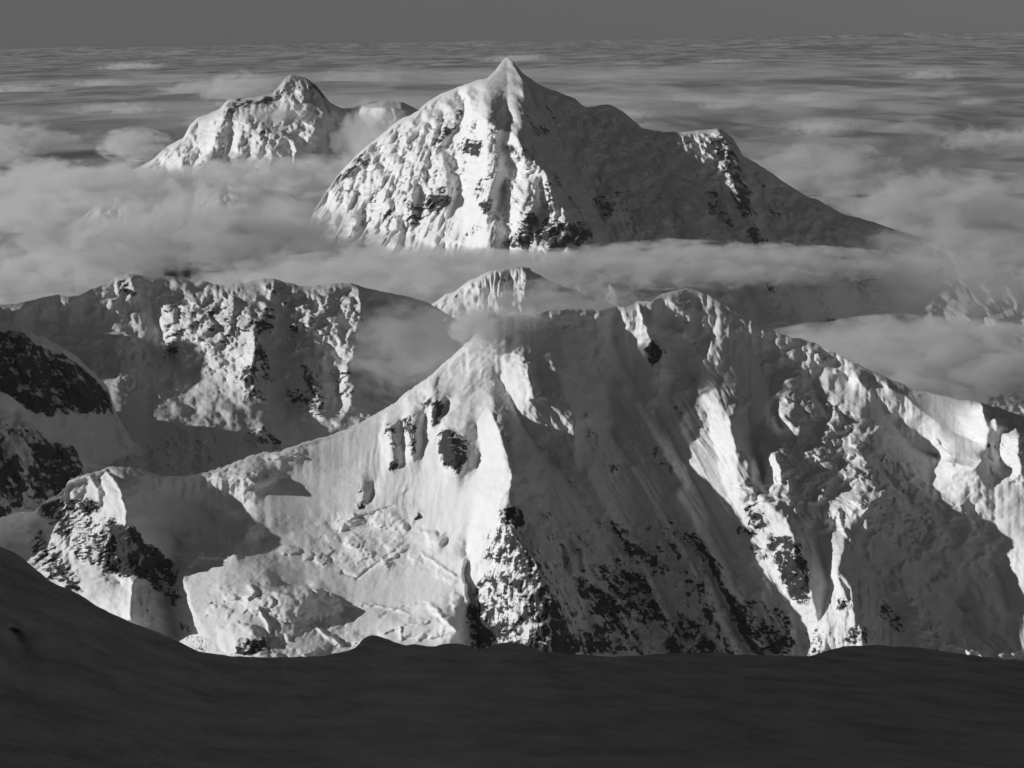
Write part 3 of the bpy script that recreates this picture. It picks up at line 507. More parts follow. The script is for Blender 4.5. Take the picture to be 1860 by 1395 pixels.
far_rocks = [(.8,[(832,180),(842,180),(841,205),(832,228),(822,240),(826,205)]),(.75,[(787,264),(800,240),(813,225),(824,222),(822,237),(810,252),(795,269)],"rock patch beside the dark step"),(.75,[(832,256),(850,250),(862,245),(877,262),(872,281),(855,286),(840,275)],"dark lit crag in the middle of the sunny flank"),
  (.8,[(765,362),(785,350),(800,335),(815,345),(822,362),(805,376),(785,386),(765,377)],"rock wall under the hanging ice"),(.75,[(743,368),(760,375),(765,400),(755,412),(745,405)]),(.7,[(698,382),(712,385),(716,400),(705,410),(698,395)]),(.75,[(660,286),(672,278),(678,285),(668,305),(662,300)]),(.7,[(640,292),(660,275),(668,280),(650,305)]),(.55,[(608,325),(640,300),(645,306),(615,332)]),(.5,[(728,345),(745,355),(740,380),(728,372)]),
  (.85,[(960,385),(975,393),(1005,394),(1012,402),(1040,404),(1070,408),(1082,432),(1050,442),(1000,449),(930,452),(905,452),(925,430),(945,412)],"dark rock base of the sunlit buttress"),(.6,[(990,330),(1000,340),(1008,385),(998,390),(993,360)]),(.65,[(875,362),(890,360),(885,385),(875,388)]),(.5,[(905,270),(935,262),(945,285),(930,290)]),(.45,[(860,330),(885,315),(880,345),(860,365)]),(.6,[(848,425),(860,400),(866,410),(855,435)]),
  (.7,[(911,128),(919,127),(930,140),(926,146),(915,134)]),(.8,[(950,148),(960,157),(959,170),(952,172)]),(.75,[(943,185),(958,203),(975,225),(1000,235),(1013,263),(1004,266),(990,250),(972,245),(955,216)],"rock streaks below the summit"),(.7,[(978,168),(995,185),(1006,205),(1013,232),(1000,216),(985,190)]),(.75,[(950,262),(965,275),(982,296),(970,296),(955,281)]),(.6,[(1000,160),(1043,176),(1060,192),(1045,190),(1010,172)]),
  (.8,[(995,306),(1010,309),(1023,335),(1015,339),(1000,322)]),(.7,[(1020,332),(1046,370),(1062,392),(1050,391),(1025,352)]),(.65,[(1070,355),(1100,350),(1117,375),(1110,395),(1085,390)]),(.5,[(1100,300),(1120,320),(1150,390),(1165,430),(1150,420),(1120,360)]),
  (.75,[(1288,262),(1310,240),(1335,256),(1345,300),(1360,345),(1375,390),(1350,400),(1330,350),(1310,300)],"dark rock rib dropping from the shoulder"),(.7,[(1280,350),(1300,340),(1325,390),(1345,420),(1320,410),(1290,390)]),(.75,[(1360,400),(1385,420),(1405,450),(1405,465),(1375,460),(1360,430)]),(.6,[(1315,435),(1345,430),(1350,450),(1325,455)]),(.55,[(1380,330),(1400,350),(1420,395),(1405,395),(1390,360)]),
  (.7,[(1530,470),(1560,470),(1590,500),(1635,560),(1630,575),(1590,565),(1560,540),(1545,520)]),(.65,[(1480,545),(1500,545),(1520,590),(1510,595)]),(.6,[(1465,500),(1490,505),(1500,540),(1485,530)]),(.5,[(1620,465),(1650,470),(1660,500),(1640,500)]),(.5,[(1680,540),(1710,535),(1710,560),(1690,560)]),(.55,[(1770,700),(1800,690),(1860,700),(1870,740),(1800,735)]),(.4,[(1380,500),(1410,510),(1415,530),(1390,525)])]
far_ser = [(1.,[(1030,200),(1120,210),(1250,300),(1250,400),(1150,420),(1060,330)]),(.6,[(600,340),(700,250),(830,190),(900,240),(900,330),(740,420),(620,440)]),(.6,[(1250,280),(1285,300),(1285,400),(1250,430)]),(.6,[(1400,380),(1500,390),(1480,450),(1400,420)]),(.6,[(860,200),(950,260),(1000,310),(1040,400),(880,430)]),(.5,[(1060,190),(1290,245),(1400,330),(1560,400),(1500,470),(1300,470),(1100,440)])]
far_fl = [(.8,[(600,340),(850,190),(990,310),(1060,430),(650,560)],-.35),(.3,[(1290,250),(1420,330),(1860,450),(1860,620),(1300,620)],.6),(.8,[(960,180),(1280,240),(1280,460),(1080,460)],.45)]
relief("snow_mountain", far_sky, far_bot, far_alpha, far_lines, far_rocks, F_ROCK, 760, 400, 390, 1960, seracs=far_ser, flutes=far_fl, amp=26, lam=420, jit=1.2, warp=2.2, warp_l=14, rock_amp=55, rock_l=100, ser_amp=42, ser_l=170, fl_amp=12, fl_l=13, rib=16, rib_l=190, erode=17., back=1800, seed=4.2, zones=[(.7,[(780,180),(850,150),(940,150),(950,180),(860,180)])],
       props=dict(kind="structure", label="high far mountain with a sharp snow summit and a flat right shoulder above the clouds", category="mountain"))

# ------------------------------------------------------------------ far peak with a grey snow basin
pk_sky = [(120,420,13200),(200,350,13200),(240,312,13200),(265,297,13200),(280,287,13200),(297,270,13210),(310,262,13220),(333,250,13230),(345,228,13240),(360,213,13250),(380,207,13260),(400,197,13270),(410,185,13280),(417,180,13300),(445,178,13350),(470,175,13400),(495,170,13440),(505,158,13460),(520,140,13480),(527,136,13490),(537,137,13500),(557,142,13500),(575,155,13520),(590,175,13540),(600,187,13560),(620,196,13580),(640,197,13600),(655,190,13600),(680,185,13600),(700,183,13600),(730,185,13600),(745,192,13600),(765,203,13600),(800,240,13600),(860,320,13600)]
pk_lines = [[(402,212,-160),(425,218,-190),(440,222,-200),(462,230,-200),(480,231,-200),(505,229,-200),(540,216,-170),(590,207,-110)], [(415,195,-40),(440,200,-90),(470,200,-110),(500,195,-60)], [(527,140,-10),(532,155,-40),(525,175,-80)], [(555,144,-20),(560,160,-60),(562,178,-100),(555,195,-140)], [(572,160,20),(588,182,40),(600,200,30)], [(505,170,-10),(510,185,-40)],
  [(330,260,-20),(350,262,-70),(375,270,-110),(370,300,-130)], [(400,225,-170),(392,250,-210),(385,285,-230)], [(425,240,-180),(412,270,-200),(405,300,-220)], [(440,235,-230),(435,262,-250),(430,285,-260)], [(455,245,-190),(450,270,-210)], [(500,240,-230),(505,270,-250)], [(540,230,-220),(535,262,-250)], [(575,225,-190),(560,265,-230)], [(300,280,-20),(320,300,-60)], [(660,195,-20),(700,195,-90),(735,200,-60)]]
pk_lines = [[(x, y, d - (1.8 * max(0, x - 500) if y > 190 else 0)) for x, y, d in l] for l in pk_lines]
pk_rocks = [(1.15,[(408,187),(420,180),(470,178),(500,172),(495,190),(440,197),(408,212)],"crest rock darkened for its shade above the snow basin"),(.6,[(287,275),(305,262),(312,255),(305,285),(290,287)]),(.5,[(312,255),(340,245),(330,258)]),(.95,[(556,142),(575,153),(600,186),(592,190),(572,170)],"dark rock right edge of the small summit"),(.7,[(498,162),(525,148),(520,166),(500,176)]),(.7,[(545,158),(562,153),(560,182),(550,178)]),(.4,[(445,233),(520,232),(515,250),(450,248)]),(.4,[(400,240),(430,232),(415,275),(400,275)]),(.6,[(170,200),(195,205),(200,222),(175,215)])]  # crest band: rock strength raised so its shade is painted dark
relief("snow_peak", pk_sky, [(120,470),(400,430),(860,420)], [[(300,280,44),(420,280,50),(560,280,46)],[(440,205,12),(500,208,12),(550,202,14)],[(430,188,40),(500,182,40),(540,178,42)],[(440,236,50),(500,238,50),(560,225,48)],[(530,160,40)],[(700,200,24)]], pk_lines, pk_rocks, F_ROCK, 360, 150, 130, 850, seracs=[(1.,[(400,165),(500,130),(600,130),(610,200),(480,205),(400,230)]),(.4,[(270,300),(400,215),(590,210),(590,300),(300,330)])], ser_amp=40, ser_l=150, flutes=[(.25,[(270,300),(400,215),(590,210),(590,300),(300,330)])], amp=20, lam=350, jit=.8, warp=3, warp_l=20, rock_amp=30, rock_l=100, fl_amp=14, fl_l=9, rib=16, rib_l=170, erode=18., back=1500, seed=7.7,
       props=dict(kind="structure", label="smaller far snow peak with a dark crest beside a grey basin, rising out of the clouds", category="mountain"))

# ------------------------------------------------------------------ left ridge with ice cliffs above the shaded glacier basin
L_ROCK = mountain_mat("ridge_snow_and_rock", 1.5)
lef_sky = [(-420,430,6950),(-300,460,6960),(-200,500,6970),(-100,548,6980),(-40,560,6990),(40,548,7000),(90,538,7040),(107,534,7050),(125,540,7060),(140,537,7070),(160,528,7080),(180,520,7100),(200,511,7100),(215,502,7100),(232,497,7100),(250,498,7110),(270,503,7120),(290,500,7130),(310,502,7140),(335,507,7140),(352,515,7140),(365,512,7140),(375,512,7140),(390,517,7140),(405,519,7140),(450,512,7150),(480,507,7160),(500,506,7160),(515,512,7170),(540,519,7180),(560,520,7190),(590,517,7190),(615,514,7190),(640,515,7190),(660,522,7200),(700,530,7220),(740,538,7240),(765,545,7260),(790,556,7270),(830,580,7280),(900,620,7290),(1000,660,7300)]  # crest left of the frame raised to throw shade on this ridge
lef_bot = [(-420,1000),(0,960),(200,905),(450,890),(700,830),(1000,760)]
lef_alpha = [[(-300,500,40),(60,560,36),(230,540,46),(400,560,44),(600,560,42),(760,600,40)], [(60,620,30),(200,615,20),(290,625,40)], [(100,700,12),(200,740,8),(330,720,9),(420,745,12)], [(330,650,46),(430,660,44),(560,700,50),(650,720,44)], [(0,860,8),(200,840,5),(400,830,5),(520,850,8)], [(480,770,26),(600,780,30),(750,750,30)]]
lef_lines = [
  [(60,580,80),(140,590,80),(220,585,60)], [(100,640,80),(200,640,80),(275,640,70)], [(232,500,-6),(240,515,-30),(246,530,-36)], [(208,515,-4),(215,530,-14)], [(252,515,0),(262,540,20)],
  [(275,545,30),(282,580,50),(300,620,50),(320,655,40)], [(300,540,0),(312,570,-10),(318,610,-20),(330,650,-30)], [(350,540,-30),(360,580,-60),(375,620,-80),(390,660,-100),(410,690,-120)], [(420,540,-60),(430,580,-100),(440,620,-140),(445,660,-170)],
  [(500,510,-4),(496,530,-50),(482,560,-90),(466,590,-140),(462,615,-180),(463,640,-200),(456,670,-210),(462,700,-215),(482,735,-215)], [(475,600,-90),(490,640,-90),(505,690,-110),(525,745,-130)],
  [(520,540,-30),(530,565,-50)], [(560,560,-62),(580,600,-94),(590,640,-114)], [(535,600,-70),(548,640,-122),(560,680,-168),(575,720,-196),(592,755,-206)], [(612,670,-150),(612,730,-180)],
  [(650,525,-20),(655,560,-64),(648,600,-104),(640,640,-152),(636,680,-190),(640,735,-205)], [(668,545,20),(700,548,50),(750,560,60)], [(668,600,-44),(662,650,-104),(668,720,-152)],
  [(690,650,-112),(760,690,-150),(830,730,-165),(900,750,-165)], [(480,775,-300),(470,810,-350),(500,830,-360)], [(445,820,-320),(420,860,-350)],
]
lef_bumps = [(365,520,22,8,10),(360,545,26,14,12),(395,560,22,14,12),(380,600,20,14,12),(350,610,18,14,12),(400,635,22,14,14),(430,610,18,14,12),(330,590,16,16,12),(415,575,16,10,10),(430,535,24,10,10),(560,575,22,12,14),(540,565,14,8,10),(600,545,34,9,10),(640,560,12,12,10),(575,590,18,10,12),(530,620,14,16,12),(570,690,16,18,14),(600,700,16,20,14),(695,565,18,8,12),(675,575,10,10,10),(365,660,26,14,12),(340,640,16,12,10),(310,600,12,18,10),(120,650,26,16,16),(170,660,24,14,16),(210,640,22,12,14),(230,680,26,16,16),(190,690,24,14,16)]
lef_bumps = [(*t[:4], t[4] * .25) for t in lef_bumps]
lef_grooves = [([(405,545),(396,560),(372,585)],12,3), ([(345,520),(362,526),(378,518)],9,3), ([(440,560),(425,575),(430,595)],9,3), ([(596,656),(612,650),(628,656)],26,6), ([(355,670),(375,662),(385,672)],9,3), ([(470,600),(463,640),(457,670)],-12,3.5), ([(500,512),(494,530)],-8,3), ([(535,640),(545,610),(540,590)],-9,3), ([(655,530),(656,560),(648,600)],-10,3), ([(100,610),(180,618),(260,612)],-8,4), ([(480,545),(510,560)],8,3)]
lef_rocks = [(.34,[(288,560),(325,550),(335,600),(330,645),(300,640)]),(.36,[(375,555),(425,565),(440,600),(410,640),(380,600)]),(.4,[(520,560),(560,585),(545,640),(520,610)]),(.36,[(640,560),(662,545),(660,620),(640,640)]),(.55,[(205,505),(232,500),(248,520),(245,535),(215,530)]),(.6,[(430,590),(470,560),(510,560),(500,600),(470,610)]),(.65,[(440,670),(460,660),(475,700),(485,730),(455,730),(435,705)],"rock toe of the bright spur"),(.7,[(460,600),(475,625),(490,660),(505,700),(480,690),(465,650)]),(.65,[(515,705),(545,705),(570,735),(555,745),(525,735)]),(.6,[(545,650),(580,660),(595,745),(580,765),(560,720)],"lit rock rib"),(.5,[(600,670),(640,670),(640,720),(610,720)]),(.85,[(290,645),(310,630),(322,640),(310,655)]),(.8,[(430,790),(480,768),(500,790),(530,810),(500,822),(440,808)],"dark crag at the glacier edge"),(.6,[(480,520),(510,515),(530,530),(520,560),(490,545)]),(.45,[(330,560),(380,560),(380,590),(340,600)]),(.4,[(500,590),(540,600),(540,640),(515,630)])]
lef_ser = [(.6,[(285,540),(420,530),(460,590),(440,690),(330,670),(300,620)]),(.6,[(500,540),(650,530),(660,600),(640,700),(560,640)]),(.4,[(100,630),(200,620),(280,650),(260,720),(200,700)]),(.5,[(100,800),(400,790),(420,860),(100,860)])]
relief("ice_ridge", lef_sky, lef_bot, lef_alpha, lef_lines, lef_rocks, L_ROCK, 620, 300, -400, 990, seracs=lef_ser, flutes=[(.4,[(280,520),(700,520),(700,760),(430,740),(290,640)])], bumps=lef_bumps, grooves=lef_grooves, amp=13, lam=260, jit=1.6, warp=4, warp_l=28, rock_amp=28, rock_l=55, ser_amp=26, ser_l=95, fl_amp=6, fl_l=11, rib=6, rib_l=100, erode=10., back=1000, seed=2.6,
       props=dict(kind="structure", label="snow ridge with broken ice cliffs above a shaded glacier basin", category="mountain"))

# ------------------------------------------------------------------ dark rock spurs on the left edge, off-frame crests raised to throw shade
def spur(name, sky_pts, bot, al, lines, rocks, x0, x1, nu, nv, label, seed, **kw):
    relief(name, sky_pts, bot, al, lines, rocks, L_ROCK, nu, nv, x0, x1, amp=14, lam=150, jit=3, warp=5, warp_l=25, rock_amp=22, rock_l=55, rib=8, rib_l=70, back=500, seed=seed, props=dict(kind="structure", label=label, category="rock spur"), **kw)
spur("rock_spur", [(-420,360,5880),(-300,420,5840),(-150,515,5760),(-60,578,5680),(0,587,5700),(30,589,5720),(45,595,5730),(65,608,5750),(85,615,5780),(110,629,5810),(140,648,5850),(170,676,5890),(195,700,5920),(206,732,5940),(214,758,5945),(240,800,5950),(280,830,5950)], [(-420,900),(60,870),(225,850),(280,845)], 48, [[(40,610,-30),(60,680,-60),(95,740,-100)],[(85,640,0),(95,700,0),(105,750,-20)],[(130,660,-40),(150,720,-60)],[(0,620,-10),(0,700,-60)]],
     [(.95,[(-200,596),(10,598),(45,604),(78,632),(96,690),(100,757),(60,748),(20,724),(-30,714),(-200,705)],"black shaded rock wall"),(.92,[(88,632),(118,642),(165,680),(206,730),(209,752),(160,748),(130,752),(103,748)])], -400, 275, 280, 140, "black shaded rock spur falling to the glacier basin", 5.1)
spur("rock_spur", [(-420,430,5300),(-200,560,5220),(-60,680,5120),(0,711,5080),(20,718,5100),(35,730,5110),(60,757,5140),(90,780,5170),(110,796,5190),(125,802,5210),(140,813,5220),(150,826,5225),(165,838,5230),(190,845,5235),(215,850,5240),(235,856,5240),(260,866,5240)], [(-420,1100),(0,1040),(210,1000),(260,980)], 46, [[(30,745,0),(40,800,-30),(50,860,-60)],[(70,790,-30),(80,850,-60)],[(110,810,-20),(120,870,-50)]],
     [(.5,[(-200,720),(0,738),(60,775),(130,812),(158,880),(175,915),(0,960),(-200,960)]),(.85,[(-200,780),(0,792),(32,820),(40,900),(0,950),(-200,960)],"dark crag streaked with snow"),(.85,[(62,805),(105,798),(140,813),(150,850),(172,890),(120,910),(65,900),(55,850)]),(.8,[(35,775),(60,780),(70,810),(45,800)])], -400, 255, 280, 150, "shaded dark rock spur patched with snow behind the left knob", 6.3)  # wide weak polygon spreads rock over shaded snow to deepen its shade

# ------------------------------------------------------------------ small fluted peak in the mist
relief("fluted_peak", [(700,590,8600),(780,555,8600),(800,542,8600),(810,533,8600),(825,530,8600),(850,510,8610),(868,503,8610),(880,497,8620),(890,492,8620),(905,489,8630),(925,486,8640),(950,484,8650),(962,485,8660),(965,492,8670),(975,497,8680),(1000,510,8700),(1030,522,8710),(1060,534,8720),(1100,548,8730),(1180,580,8740)], [(700,640),(1180,650)], 46,
       [[(897,494,0),(905,510,-40),(915,540,-80)],[(925,500,10),(930,530,-10)],[(948,490,-20),(958,510,-80),(950,540,-110)],[(972,510,10),(985,540,0)],[(850,520,-20),(870,520,-40)],[(1000,525,-20),(1010,550,-60)],[(1030,540,0)]], [(.4,[(925,505),(955,510),(950,530),(930,525)]),(.5,[(808,535),(830,530),(825,545)])], L_ROCK, 260, 110, 710, 1170, flutes=[(1.5,[(860,490),(980,490),(1000,580),(880,580)])], amp=16, lam=220, jit=1.5, warp=3, warp_l=20, rock_amp=15, rock_l=60, fl_amp=12, fl_l=9, rib=8, rib_l=90, back=800, seed=9.1,
       props=dict(kind="structure", label="small fluted snow peak standing in mist behind the broad ridge", category="mountain"))

# ------------------------------------------------------------------ shaded foreground snow slope and the unseen flank raised to block its sun and sky
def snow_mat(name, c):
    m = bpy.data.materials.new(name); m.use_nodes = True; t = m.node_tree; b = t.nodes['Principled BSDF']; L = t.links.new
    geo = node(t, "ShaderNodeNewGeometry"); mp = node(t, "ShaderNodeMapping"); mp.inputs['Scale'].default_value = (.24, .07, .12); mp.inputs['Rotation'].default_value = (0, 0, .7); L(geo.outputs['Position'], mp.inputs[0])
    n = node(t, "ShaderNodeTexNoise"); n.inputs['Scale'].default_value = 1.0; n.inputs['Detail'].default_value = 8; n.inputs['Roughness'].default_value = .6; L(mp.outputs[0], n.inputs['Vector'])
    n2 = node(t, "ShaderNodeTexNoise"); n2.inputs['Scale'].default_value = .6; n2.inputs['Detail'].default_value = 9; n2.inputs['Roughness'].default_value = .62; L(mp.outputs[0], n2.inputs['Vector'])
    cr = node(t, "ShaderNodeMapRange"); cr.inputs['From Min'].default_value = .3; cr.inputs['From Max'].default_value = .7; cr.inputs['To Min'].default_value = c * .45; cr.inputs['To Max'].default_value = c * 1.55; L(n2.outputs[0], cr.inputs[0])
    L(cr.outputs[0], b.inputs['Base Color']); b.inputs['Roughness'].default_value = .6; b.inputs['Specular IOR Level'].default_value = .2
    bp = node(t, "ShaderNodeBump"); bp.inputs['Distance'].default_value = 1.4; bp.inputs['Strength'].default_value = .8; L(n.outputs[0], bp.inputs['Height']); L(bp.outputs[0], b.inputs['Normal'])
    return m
FS = snow_mat("shade_darkened_snow", .31)  # snow tone lowered to stand in for the slope's deep shade
fg_sky = [(-300,880,230),(-100,945,235),(0,993,240),(33,1007,245),(73,1040,250),(93,1057,255),(147,1080,262),(173,1100,268),(233,1128,275),(283,1147,282),(320,1163,288),(360,1183,295),(417,1192,305),(500,1194,315),(583,1192,322),(633,1182,322),(647,1175,322),(660,1160,320),(672,1155,320),(682,1153,320),(700,1160,322),(733,1172,325),(753,1170,326),(787,1175,328),(820,1168,330),(843,1170,330),(873,1182,330),(900,1170,330),(923,1166,330),(947,1170,332),(983,1182,335),(1033,1188,340),(1117,1193,345),(1240,1186,350),(1307,1186,350),(1373,1190,350),(1467,1192,350),(1500,1183,350),(1533,1173,350),(1600,1172,352),(1673,1176,352),(1740,1187,352),(1807,1195,352),(1860,1200,352),(2010,1212,350),(2200,1225,350)]
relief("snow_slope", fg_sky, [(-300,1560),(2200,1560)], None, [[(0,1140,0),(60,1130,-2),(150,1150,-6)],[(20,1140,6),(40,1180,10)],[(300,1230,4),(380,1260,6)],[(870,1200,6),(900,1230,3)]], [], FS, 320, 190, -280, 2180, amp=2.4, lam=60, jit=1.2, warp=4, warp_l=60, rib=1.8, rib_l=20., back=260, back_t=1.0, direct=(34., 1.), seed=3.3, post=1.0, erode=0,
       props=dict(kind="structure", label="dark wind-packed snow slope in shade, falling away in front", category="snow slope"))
gx, gy = np.meshgrid(np.linspace(-1500, 700, 180), np.linspace(-1300, 420, 150))
gz = CAMZ - 5 - .31 * gy - 12 * sstep(10, 60, gy) + 800 * sstep(60, 400, -gx) * (1 - .8 * sstep(60, 430, gy)) + .75 * np.maximum(0, -gy - 25)
gz += 14 * fbm(np.stack([gx.ravel(), gy.ravel(), 0 * gx.ravel()], -1) / 130., 5).reshape(gx.shape) * sstep(60, 160, np.hypot(gx, gy))
GP = np.stack([gx, gy, gz], -1)
link("shading_flank", grid_mesh("shading_flank", GP, np.ones((149, 179), bool), {}, FS), kind="structure", label="unseen snow flank above and beside the viewpoint, raised to shade the foreground", category="mountain")

# ------------------------------------------------------------------ cloud sea to the horizon
def cloud_sheet_mat():
    m = bpy.data.materials.new("cloud_sheet"); m.use_nodes = True; t = m.node_tree; b = t.nodes['Principled BSDF']; L = t.links.new
    geo = node(t, "ShaderNodeNewGeometry"); mp = node(t, "ShaderNodeMapping"); mp.inputs['Scale'].default_value = (.0005, .0002, .0002); L(geo.outputs['Position'], mp.inputs[0])
    n = node(t, "ShaderNodeTexNoise"); n.inputs['Scale'].default_value = 1.; n.inputs['Detail'].default_value = 7; n.inputs['Roughness'].default_value = .6; n.inputs['Distortion'].default_value = .8; L(mp.outputs[0], n.inputs['Vector'])
    cr = node(t, "ShaderNodeMapRange", interpolation_type='SMOOTHSTEP'); cr.inputs['From Min'].default_value = .36; cr.inputs['From Max'].default_value = .66; cr.inputs['To Min'].default_value = .22; cr.inputs['To Max'].default_value = .5; L(n.outputs[0], cr.inputs[0])
    L(cr.outputs[0], b.inputs['Base Color']); b.inputs['Roughness'].default_value = 1.; b.inputs['Specular IOR Level'].default_value = 0.
    return m
nr, nc = 330, 420
dd = np.exp(np.linspace(math.log(17200), math.log(330000), nr))[:, None]; aa = np.radians(np.linspace(-27, 27, nc))[None]
cx_, cy_ = dd * np.sin(aa), dd * np.cos(aa)
q = np.stack([cx_.ravel(), cy_.ravel(), np.zeros(cx_.size)], -1)
q[:, :2] += 700 * np.stack([fbm(q / 2600., 3), fbm(q / 2600. + 40., 3)], -1)
bil = sum(a_ * np.abs(pn(q / np.array([l_, l_ * 1.7, 1.]) + 3.1 * l_)) for l_, a_ in ((3900., 1.), (1700., .5), (800., .2)))      # rounded heads with creases between
cover = sstep(-.5, .6, fbm(q / np.array([9000., 14000., 1.]) + 7., 3))
cz_ = (bil * (.25 + .75 * cover)).reshape(nr, nc) * 150 * np.interp(dd, [15000, 120000], [1, .6]) + fbm(q / 26000., 3).reshape(nr, nc) * np.interp(dd, [60000, 300000], [60, 420]) - 60
base = np.interp(dd, [17200, 22000, 40000, 330000], [-1400, -1220, -1120, -1000])
CP = np.stack([cx_, cy_, CAMZ + base + cz_], -1)
link("cloud_sea", grid_mesh("cloud_sea", CP, np.ones((nr - 1, nc - 1), bool), {}, cloud_sheet_mat()), kind="stuff", label="grey sea of cloud stretching to the horizon", category="cloud")

# ------------------------------------------------------------------ valley floor under the mist
gx, gy = np.meshgrid(np.linspace(-7800, 7800, 160), np.linspace(700, 16400, 160))
gz = CAMZ - 2150 + 90 * fbm(np.stack([gx.ravel(), gy.ravel(), 0 * gx.ravel()], -1) / 2200., 5).reshape(gx.shape)
link("glacier", grid_mesh("glacier", np.stack([gx, gy, gz], -1), np.ones((159, 159), bool), {}, snow_mat("glacier_snow", .6)), kind="structure", label="glacier floor far below the ridges", category="glacier")

# ------------------------------------------------------------------ thin mountain air
def box(name, lo, hi, mat, **props):
    v = [(x, y, z) for x in (lo[0], hi[0]) for y in (lo[1], hi[1]) for z in (lo[2], hi[2])]
    me = bpy.data.meshes.new(name); me.from_pydata(v, [], [(0,1,3,2),(4,6,7,5),(0,4,5,1),(2,3,7,6),(0,2,6,4),(1,5,7,3)]); me.materials.append(mat)
    return link(name, me, **props)
hm = bpy.data.materials.new("thin_air"); hm.use_nodes = True; hm.node_tree.nodes.clear()
hv = node(hm.node_tree, "ShaderNodeVolumePrincipled"); hv.inputs['Color'].default_value = (.95, .95, .95, 1); hv.inputs['Density'].default_value = 4e-6
hm.cycles.homogeneous_volume = True
ho = node(hm.node_tree, "ShaderNodeOutputMaterial"); hm.node_tree.links.new(hv.outputs[0], ho.inputs['Volume'])
box("haze", (-8200, -2000, CAMZ - 2500), (8200, 16900, CAMZ + 1900), hm, kind="stuff", label="thin bright air between the near slope and the far mountains", category="haze")

# ------------------------------------------------------------------ banks of cloud and mist between the mountains
def cloud_mat(dens, sx, sy, sz, thr, seed):
    m = bpy.data.materials.new("cloud"); m.use_nodes = True; t = m.node_tree; t.nodes.clear(); L = t.links.new
    out = node(t, "ShaderNodeOutputMaterial"); pv = node(t, "ShaderNodeVolumePrincipled"); pv.inputs['Color'].default_value = (.97, .97, .97, 1); pv.inputs['Anisotropy'].default_value = .15
    tc = node(t, "ShaderNodeTexCoord"); ln = node(t, "ShaderNodeVectorMath", operation='LENGTH'); L(tc.outputs['Object'], ln.inputs[0])
    fall = node(t, "ShaderNodeMapRange"); fall.inputs['From Min'].default_value = 1.0; fall.inputs['From Max'].default_value = .25; fall.inputs['To Min'].default_value = -.55; fall.inputs['To Max'].default_value = .45; L(ln.outputs['Value'], fall.inputs[0])
    mp = node(t, "ShaderNodeMapping"); mp.inputs['Scale'].default_value = (sx, sy, sz); mp.inputs['Location'].default_value = (seed * 3.7, seed * 1.3, seed * 2.1); L(tc.outputs['Object'], mp.inputs[0])
    n = node(t, "ShaderNodeTexNoise"); n.inputs['Scale'].default_value = 1.; n.inputs['Detail'].default_value = 6; n.inputs['Roughness'].default_value = .56; n.inputs['Distortion'].default_value = .5; L(mp.outputs[0], n.inputs['Vector'])
    a = node(t, "ShaderNodeMath", operation='MULTIPLY_ADD'); a.inputs[1].default_value = 3.2; a.inputs[2].default_value = -1.6 + thr; L(n.outputs[0], a.inputs[0])
    b = node(t, "ShaderNodeMath", operation='ADD'); L(a.outputs[0], b.inputs[0]); L(fall.outputs[0], b.inputs[1])
    mr = node(t, "ShaderNodeMapRange", interpolation_type='SMOOTHSTEP'); mr.inputs['From Min'].default_value = 0.; mr.inputs['From Max'].default_value = .34; mr.inputs['To Max'].default_value = dens; L(b.outputs[0], mr.inputs[0])
    L(mr.outputs[0], pv.inputs['Density']); L(pv.outputs[0], out.inputs['Volume'])
    m.cycles.volume_sampling = 'MULTIPLE_IMPORTANCE' if hasattr(m.cycles, 'volume_sampling') else m.cycles.volume_sampling
    return m
import bmesh
_ico = bpy.data.meshes.new("cloud_shape")
_bm = bmesh.new(); bmesh.ops.create_icosphere(_bm, subdivisions=3, radius=1.0)
for v_ in _bm.verts:
    v_.co *= .9 + .16 * float(fbm(np.array([list(v_.co * 2.2)]), 3)[0])
_bm.to_mesh(_ico); _bm.free()
def cloud(x, y, hw, hh, d, depth, dens, label, thr=0., n=2.7, seed=None, name="cloud_bank"):
    c = at(np.array(float(x)), np.array(float(y)), float(d)); k = d / FPX
    me = _ico.copy(); me.materials.clear()
    rx, ry, rz = hw * k * 1.15, depth, hh * k * 1.15
    ref = max(rz, 60.)
    me.materials.append(cloud_mat(dens, n * min(3.2, max(1, rx / ref * .45)), n * min(3., max(1, ry / ref * .45)), n * .85, thr, seed if seed is not None else x * .013 + y * .007))
    o = link(name, me, kind="stuff", label=label, category="cloud")
    o.location = c; o.scale = (rx, ry, rz); o.rotation_euler = (0, 0, -math.atan2(c[0], c[1]))
    return o
cloud(230,435,430,100,9900,1000,.0045,"thick cloud bank left of the high far mountain", thr=-.06, n=2.3)
cloud(480,425,200,72,10100,600,.005,"bright rolling cloud in the gap below the two far peaks", thr=.1, n=2.3)
cloud(60,385,120,40,10600,500,.005,"round cloud swell at the left end of the cloud bank", thr=.2)
cloud(60,338,300,46,12500,1300,.003,"low cloud rolls below the smaller far peak", thr=-.02)
cloud(20,520,230,60,7700,500,.004,"mist pouring over the left end of the ice ridge", thr=.12)
cloud(590,470,190,60,10250,350,.005,"bright cloud lapping the sunlit foot of the far mountain", thr=.35)
cloud(760,500,420,48,9300,600,.005,"long cloud band across the foot of the far mountain", thr=.45)
cloud(1270,480,360,42,9300,500,.006,"flat cloud band under the shaded far flank", thr=.3)
cloud(520,322,250,42,12300,600,.005,"cloud wrapping the foot of the smaller far peak", thr=.25)
cloud(240,338,190,44,12150,450,.005,"cloud roll hiding the left foot of the smaller far peak", thr=.28)
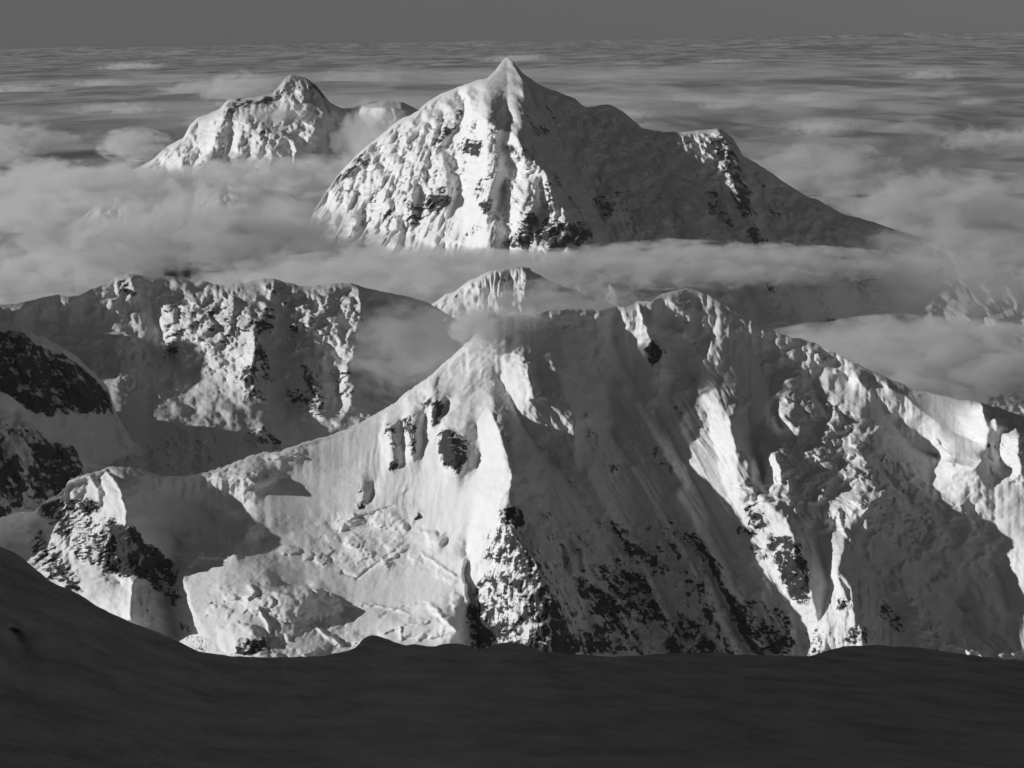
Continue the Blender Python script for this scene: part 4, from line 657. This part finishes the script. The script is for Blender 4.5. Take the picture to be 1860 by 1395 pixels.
cloud(240,262,70,32,12700,250,.006,"small bright puff beside the smaller far peak", thr=.3)
cloud(500,205,90,22,13000,150,.004,"thin mist in the basin of the smaller far peak", thr=.2)
cloud(440,162,90,34,14600,300,.004,"pale puff behind the dark crest", thr=.2)
cloud(680,250,80,70,12300,400,.004,"mist in the gap between the two far peaks", thr=.3)
cloud(1690,650,330,68,6900,600,.006,"fog filling the valley behind the right end of the broad ridge", thr=.4)
cloud(1720,385,280,75,15500,1000,.003,"billowing cloud beyond the right flank of the far mountain", thr=.2)
cloud(1490,310,150,55,16500,700,.003,"round cloud heads beyond the far shoulder", thr=.2)
cloud(1690,460,330,46,11300,600,.003,"cloud bank lying along the far right slope", thr=.3)
cloud(1720,540,300,80,9600,500,.0022,"thin haze over the shaded lower spurs", thr=.4)
cloud(1010,550,220,46,8250,250,.004,"mist around the small fluted peak", thr=.2)
cloud(868,592,64,44,4790,70,.03,"bright plume of blown snow along the ridge crest", name="snow_plume", thr=.2)
cloud(930,580,90,28,4830,70,.016,"grey blown snow trailing over the ridge top", name="snow_plume", thr=.2)
cloud(770,630,190,100,6300,300,.0036,"thin mist veiling the right end of the ice ridge", thr=.2)
cloud(900,190,1150,26,29000,7000,1.1e-4,"pale veil of stratus over the nearer cloud sea", thr=.2, n=3.)
cloud(900,140,1150,16,50000,12000,6e-5,"pale veil of stratus over the distant cloud sea", thr=.2, n=3.)
# low puffs standing on the cloud sea
rp = random.Random(12)
for k in range(34):
    px = rp.uniform(-40, 1900); py = rp.uniform(105, 330)
    dk = 1150. / float(tanphi(np.array(px), np.array(py)))
    if dk < 17500: continue
    w_ = rp.uniform(50, 150); h_ = w_ * rp.uniform(.08, .14) * (1 + (py - 90) / 120.); wm = w_ * dk / FPX
    o = cloud(px, py - h_ * .2, w_, h_, dk, wm * rp.uniform(1., 1.6), rp.uniform(.8, 2.2) / wm, "flat ragged cloud puff standing on the distant sea of cloud", thr=-.05, n=3.2, name="cloud_puff")
    o["group"] = "cloud puffs on the distant cloud sea"
